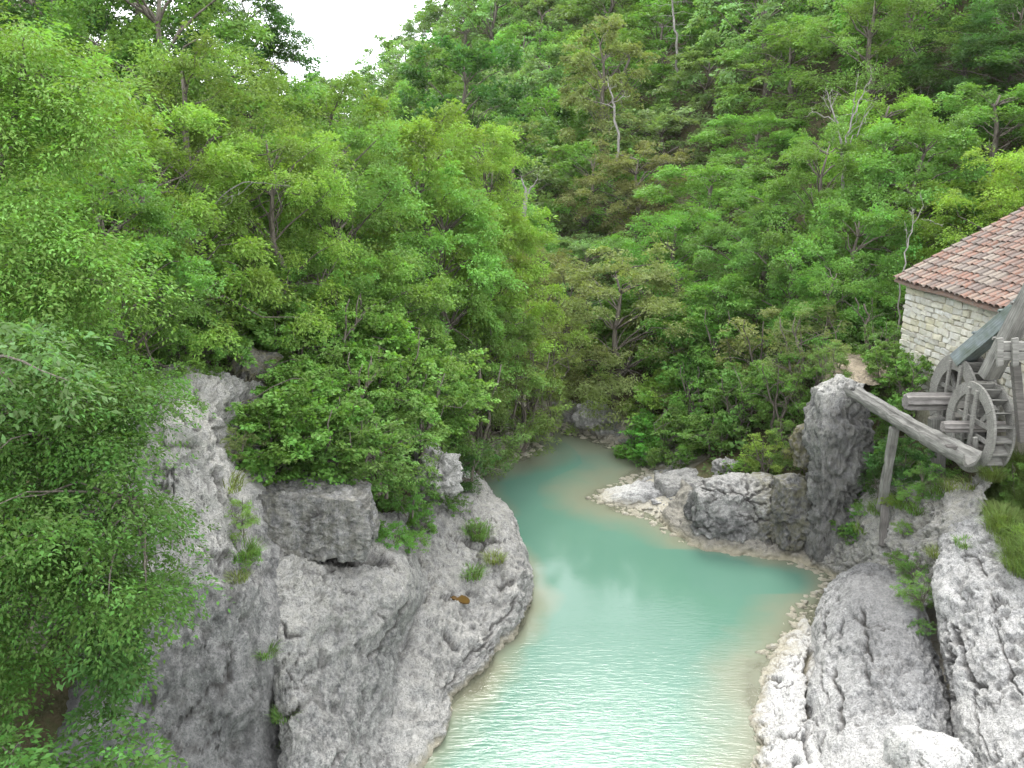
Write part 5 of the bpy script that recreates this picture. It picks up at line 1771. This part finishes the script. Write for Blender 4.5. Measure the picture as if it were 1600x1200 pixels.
# hollowed log flume from the pillar down to the front wheel
def flume():
    a, b = Vector(P(1330, 607, 21.0)), Vector(P(1522, 712, 17.55))
    n, k = 26, 12
    d = (b - a).normalized()
    s = d.cross(Vector((0, 0, 1))).normalized()
    u = s.cross(d).normalized()
    V, Fc = [], []
    rng = np.random.default_rng(3)
    for i in range(n):
        t = i / (n - 1)
        c = a + (b - a) * t + u * (-0.09 * math.sin(t * math.pi)) + s * (0.05 * math.sin(t * 5))
        ro = (0.20 + 0.09 * t) * (1 + 0.03 * rng.normal())
        if 0.40 < t < 0.46: ro *= 1.05
        ri = ro * 0.72
        ring = []
        for j in range(k):
            an = math.pi * (-0.08 + 1.16 * j / (k - 1))
            ring.append((ro, an))
        for j in reversed(range(k)):
            an = math.pi * (0.02 + 0.96 * j / (k - 1))
            ring.append((ri, an))
        for r_, an in ring:
            p = c + s * (r_ * math.cos(an)) - u * (r_ * math.sin(an)) + u * (0.012 * rng.normal())
            q_ = p - a
            V.append((q_.dot(d), q_.dot(s), q_.dot(u)))
    m = 2 * k
    for i in range(n - 1):
        for j in range(m):
            j2 = (j + 1) % m
            Fc.append((i * m + j, i * m + j2, (i + 1) * m + j2, (i + 1) * m + j))
    for e in (0, n - 1):
        for j in range(k - 1):
            f = (e * m + j, e * m + j + 1, e * m + m - 2 - j, e * m + m - 1 - j)
            Fc.append(f if e == 0 else f[::-1])
    me = bpy.data.meshes.new('log_flume')
    me.from_pydata(V, [], Fc)
    bm = bmesh.new(); bm.from_mesh(me)
    me2 = bm_mesh('log_flume', bm)
    me2.materials.clear()
    o = link('log_flume', me2, M['wood'])
    o.location = a
    o.rotation_euler = Matrix((d, s, u)).transposed().to_euler()
    # grain along the log: object axes already follow it closely enough in plan
    tag(o, 'weathered hollowed log flume sloping from the rock pillar to the front mill wheel', 'flume')


flume()
ft = HITS[(1380, 848)][0]
timber('post_stub', (ft[0], ft[1], ft[2] - 0.1), P(1383, 790, 19.6), 0.17, 0.12, 'wood_dark', None, (0, 1, 0), 'dark lower stub of the leaning post standing on the bare slope', 'post', None, 0.01)
fu = hit(1377, 792)[0]
timber('support_post', (fu[0], fu[1], fu[2] - 0.1), P(1398, 668, 19.6), 0.2, 0.17, 'wood', None, (0, 1, 0), 'leaning grey post carrying the middle of the log flume', 'post', None, 0.012)
timber('bearing_post', P(1463, 760, 20.2), P(1464, 652, 20.2), 0.36, 0.25, 'wood', None, (0, 1, 0), 'thick short post under the upper axle log', 'post', None, 0.006)
timber('bearing_beam', P(1478, 700, 18.2), P(1580, 700, 18.2), 0.18, 0.14, 'wood_dark', None, (0, 0, 1), 'dark cross beam under the front wheel axle', 'beam', None, 0.004)
timber('bearing_post', P(1525, 735, 18.1), P(1524, 683, 18.1), 0.09, 0.09, 'wood', None, (0, 1, 0), 'small upright prop under the front axle', 'post', None, 0.003)


# plank chutes that bring the water down from above
def chute(name, label, a, b, w, h, m):
    a, b = Vector(a), Vector(b)
    root = empty(name, a)
    tag(root, label, 'chute')
    d = (b - a).normalized()
    s = d.cross(Vector((0, 0, 1))).normalized()
    u = s.cross(d).normalized()
    for nm, off, ww, hh in (('side_board', s * (w / 2), 0.045, h), ('side_board', s * (-w / 2), 0.045, h), ('bottom_board', u * (-h / 2 + 0.02), w - 0.05, 0.04)):
        bm = bmesh.new()
        beam(bm, (0, 0, 0), ((b - a).length, 0, 0), ww, hh)
        bevel(bm, 0.006)
        o = link(nm, bm_mesh(nm, bm), M[m], root)
        o.location = off
        o.rotation_euler = along(b - a)
    for t in (0.25, 0.62):
        bm = bmesh.new()
        p = (b - a) * t + u * (h / 2 + 0.025)
        beam(bm, p - s * (w / 2 + 0.06), p + s * (w / 2 + 0.06), 0.06, 0.045, u)
        link('cross_bar', bm_mesh('cross_bar', bm), M[m], root)
    return root


chute('water_chute', 'long bluish plank chute sloping down along the mill wall to the rear wheel', P(1610, 470, 18.8), P(1500, 562, 20.3), 0.42, 0.34, 'wood_blue')
chute('water_chute', 'steep pale plank chute dropping towards the front wheel', P(1622, 440, 17.6), P(1545, 588, 18.55), 0.36, 0.26, 'wood')


def frame_box():
    root = empty('timber_frame', P(1556, 575, 17.3))
    tag(root, 'boxed grey timber frame holding the steep chute at the right edge', 'frame')
    o0 = root.location
    A, B = Vector(P(1558, 548, 17.3)), Vector(P(1690, 548, 17.3))
    for dz in (0.1, -0.1):
        bm = bmesh.new(); beam(bm, A - o0 + Vector((0, 0, dz)), B - o0 + Vector((0, 0, dz)), 0.14, 0.185); bevel(bm, 0.01)
        link('rail', bm_mesh('rail', bm), M['wood'], root)
    for x, zb in ((1562, 590), (1586, 600)):
        bm = bmesh.new(); beam(bm, Vector(P(x, 528, 17.18)) - o0, Vector(P(x, 572, 17.18)) - o0, 0.13, 0.07, (0, 1, 0)); bevel(bm, 0.008)
        link('upright', bm_mesh('upright', bm), M['wood'], root)
    bm = bmesh.new(); beam(bm, Vector(P(1586, 566, 17.45)) - o0, Vector(P(1598, 690, 17.45)) - o0, 0.16, 0.14, (0, 1, 0))
    link('leg', bm_mesh('leg', bm), M['wood_dark'], root)


frame_box()


def stone_mesh(seed):
    rng = random.Random(seed)
    bm = bmesh.new()
    bmesh.ops.create_cube(bm, size=1.0)
    bmesh.ops.bevel(bm, geom=list(bm.edges), offset=0.13, segments=1, affect='EDGES')
    for v in bm.verts: v.co += Vector((rng.uniform(-1, 1), rng.uniform(-1, 1), rng.uniform(-1, 1))) * 0.09
    return bm_mesh('stone', bm)


def wall_mats():
    t = NT('cream_rubble_stone')
    oi = t.n('ShaderNodeObjectInfo')
    p = t.pos()
    n = t.noise(p, 9, 5, 0.65)
    c = t.mix(t.ramp(n, [(0.35, 0.0), (0.7, 0.75)]), oi.outputs['Color'], (0.33, 0.31, 0.25))
    n2 = t.noise(p, 1.6, 4)
    c = t.mix(t.ramp(n2, [(0.54, 0.0), (0.70, 0.3)]), c, (0.40, 0.38, 0.20))
    M['stone'] = t.done(t.bsdf(c, 0.92, t.bump(n, 0.8, 0.03), 0.15))
    t = NT('lime_mortar')
    p = t.pos()
    n = t.noise(p, 12, 5, 0.7)
    v = t.vor(t.mapping(p, (1, 3.2, 6)), 1.0)
    c = t.ramp(n, [(0.3, (0.22, 0.20, 0.15)), (0.7, (0.42, 0.40, 0.32))])
    M['mortar'] = t.done(t.bsdf(c, 0.95, t.bump(n, 0.8, 0.03), 0.1))
    t = NT('terracotta_tile')
    oi = t.n('ShaderNodeObjectInfo')
    n = t.noise(t.pos(), 14, 5, 0.7)
    c = t.mix(t.ramp(n, [(0.38, 0.0), (0.62, 0.9)]), oi.outputs['Color'], (0.15, 0.13, 0.115))
    M['tile'] = t.done(t.bsdf(c, 0.9, t.bump(n, 0.6, 0.02), 0.15))


wall_mats()


def mill():
    O = Vector((11.12, 23.9, 0))
    e1 = Vector((0.47, -4.9, 0)).normalized()      # along the river wall towards the bridge
    e2 = Vector((-e1.y, e1.x, 0))                   # away from the river
    if e2.x < 0: e2 = -e2
    Lw, Dp, Z0, Z1 = 8.2, 9.0, 3.0, 7.72
    root = empty('mill_building', (O.x, O.y, Z0))
    tag(root, 'old stone mill house with a sagging terracotta tiled roof at the right edge', 'building')
    o0 = root.location

    def W(u, v, z): return O + e1 * u + e2 * v + Vector((0, 0, z)) - o0

    def box(bm, u0, u1, v0, v1, z0, z1):
        vs = [bm.verts.new(W(u, v, z)) for z in (z0, z1) for u, v in ((u0, v0), (u1, v0), (u1, v1), (u0, v1))]
        for f in ((0, 1, 2, 3), (4, 5, 6, 7), (0, 1, 5, 4), (1, 2, 6, 5), (2, 3, 7, 6), (3, 0, 4, 7)): bm.faces.new([vs[i] for i in f])
    bm = bmesh.new(); box(bm, 0, Lw, 0, 0.5, Z0, Z1 - 0.02)
    wall = link('wall', bm_mesh('wall', bm), M['mortar'], root)
    for u0, u1, v0, v1 in ((0.0, 0.5, 0.503, Dp), (Lw - 0.5, Lw, 0.503, Dp)):
        bm = bmesh.new(); box(bm, u0, u1, v0, v1, Z0, Z1 - 0.02)
        mid_ = Dp / 2
        # gable triangle
        a = [W(u, v, z) for u in (u0 + 0.002, u1 - 0.002) for v, z in ((v0, Z1 - 0.017), (v1, Z1 - 0.017), (mid_, Z1 + 2.3))]
        vs = [bm.verts.new(q) for q in a]
        for f in ((0, 1, 2), (3, 4, 5), (0, 1, 4, 3), (1, 2, 5, 4), (2, 0, 3, 5)): bm.faces.new([vs[i] for i in f])
        link('gable_wall', bm_mesh('gable_wall', bm), M['mortar'], root)
    bm = bmesh.new(); box(bm, 0.503, Lw - 0.503, Dp - 0.5, Dp, Z0, Z1 - 0.02)
    link('rear_wall', bm_mesh('rear_wall', bm), M['mortar'], root)
    # stones of the river wall, laid in rough courses
    variants = [stone_mesh(s) for s in range(8)]
    rng = random.Random(4)
    cols = [(0.50, 0.485, 0.42), (0.46, 0.455, 0.42), (0.54, 0.525, 0.46), (0.42, 0.41, 0.37), (0.50, 0.50, 0.475), (0.48, 0.455, 0.36)]
    rotm = Matrix((e1, e2, Vector((0, 0, 1)))).transposed().to_euler()
    z, cnt = 7.70, 0
    while z > 4.7 and cnt < 298:
        h = rng.uniform(0.11, 0.20)
        u = rng.uniform(-0.1, 0.0)
        umax = 5.7
        while u < umax and cnt < 298:
            wd = rng.uniform(0.17, 0.52) if not (u < 0.05) else rng.uniform(0.35, 0.5)
            o = link('stone', rng.choice(variants), M['stone'], wall)
            p = W(max(u, 0) + wd / 2, 0.03 + rng.uniform(-0.025, 0.02), z - h / 2 + rng.uniform(-0.012, 0.012))
            o.location = p
            o.rotation_euler = (rotm.x, rotm.y + rng.uniform(-0.12, 0.12), rotm.z)
            o.scale = (wd * rng.uniform(0.86, 0.98), 0.16, h * rng.uniform(0.8, 1.05))
            c = rng.choice(cols); k = rng.uniform(0.85, 1.1)
            o.color = (c[0] * k, c[1] * k, c[2] * k, 1)
            u += wd; cnt += 1
        z -= h
    print('stones', cnt, z)
    # roof: two deck slabs, barrel tiles one by one on the visible corner
    pitch = math.radians(28)
    ov, rise = 0.28, math.tan(math.radians(28))

    def sag(u): return -0.05 * math.sin(max(0, min(1, u / Lw)) * math.pi) - 0.02 * math.sin(u * 2.1)
    NS = 18
    bm = bmesh.new()
    for side in (0, 1):
        rows = []
        for i in range(NS + 1):
            u = -0.22 + (Lw + 0.44) * i / NS
            va, vb = (-ov, Dp / 2 - 0.001) if side == 0 else (Dp + ov, Dp / 2 + 0.001)
            za, zb = Z1 + 0.03 - 0.14 + sag(u), Z1 + 0.03 + Dp / 2 * rise - 0.0 + sag(u)
            rows.append([bm.verts.new(W(u, va, za)), bm.verts.new(W(u, vb, zb)), bm.verts.new(W(u, vb, zb - 0.09)), bm.verts.new(W(u, va, za - 0.07))])
        for i in range(NS):
            for j in range(4): bm.faces.new((rows[i][j], rows[i][(j + 1) % 4], rows[i + 1][(j + 1) % 4], rows[i + 1][j]))
        bm.faces.new(rows[0]); bm.faces.new(rows[-1][::-1])
    roof = link('roof', bm_mesh('roof', bm), M['tile'], root)
    roof.color = (0.16, 0.10, 0.075, 1)
    slope = e2 * math.cos(pitch) + Vector((0, 0, math.sin(pitch)))
    nrm = e1.cross(slope).normalized()
    if nrm.z < 0: nrm = -nrm

    def tile_geo(L=0.44, w0=0.115, w1=0.09, up=True):
        k = 5
        V, Fc = [], []
        for x, r in ((0, w0), (L, w1)):
            for th, rr in ((0.016, r), (0.0, r - 0.018)):
                for j in range(k):
                    a = math.pi * (0.06 + 0.88 * j / (k - 1))
                    V.append((rr * math.cos(a), x, (rr * math.sin(a) * 0.85) * (1 if up else -1) + (0 if up else 0.06)))
        for j in range(k - 1):
            Fc += [(j, j + 1, 2 * k + j + 1, 2 * k + j), (k + j + 1, k + j, 3 * k + j, 3 * k + j + 1), (j + 1, j, k + j, k + j + 1)]
        return V, Fc
    V, Fc = tile_geo()
    tm = bpy.data.meshes.new('tile'); tm.from_pydata(V, [], Fc); tm.update()
    tcols = [(0.25, 0.13, 0.09), (0.28, 0.16, 0.12), (0.31, 0.215, 0.165), (0.21, 0.13, 0.105), (0.30, 0.25, 0.205), (0.27, 0.14, 0.10), (0.20, 0.165, 0.145), (0.17, 0.125, 0.11)]
    tr = Matrix((e1 if e1.cross(slope).z > 0 else -e1, slope, nrm)).transposed()
    sl = (Dp / 2 + ov) / math.cos(pitch)
    rows_n = int(sl / 0.30)
    cnt = 0
    rest_V, rest_F = [], []
    tv = np.array(V); tf = Fc
    ncol = int((Lw + 0.4) / 0.225)
    for r_ in range(rows_n):
        for c_ in range(ncol):
            u = -0.12 + c_ * 0.225 + rng.uniform(-0.012, 0.012)
            v = -ov - 0.03 + (r_ * 0.30 + rng.uniform(-0.02, 0.02)) * math.cos(pitch)
            z = Z1 - 0.085 + (v + ov) * rise + sag(u) + 0.02 * rng.random() + 0.014
            p = W(u, v, z)
            near = u < 5.9 * (1 - r_ * 0.30 / 4.1) + 0.5
            if near and cnt < 300:
                o = link('tile', tm, M['tile'], roof)
                o.location = p
                o.rotation_euler = (tr @ Matrix.Rotation(-0.06 + rng.uniform(-0.03, 0.03), 3, 'X') @ Matrix.Rotation(rng.uniform(-0.06, 0.06), 3, 'Z')).to_euler()
                cc = rng.choice(tcols); k = rng.uniform(0.55, 0.85)
                o.color = (cc[0] * k, cc[1] * k, cc[2] * k, 1)
                cnt += 1
            else:
                b = len(rest_V)
                q = tv @ np.array(tr).T + np.array(p)
                rest_V += [tuple(x) for x in q]
                rest_F += [tuple(i + b for i in f) for f in tf]
    print('tiles', cnt, 'rest', len(rest_F))
    me = bpy.data.meshes.new('tile_field'); me.from_pydata(rest_V, [], rest_F); me.update()
    o = link('tile_field', me, M['tile'], roof); o.color = (0.2, 0.13, 0.105, 1); o['kind'] = 'stuff'


mill()
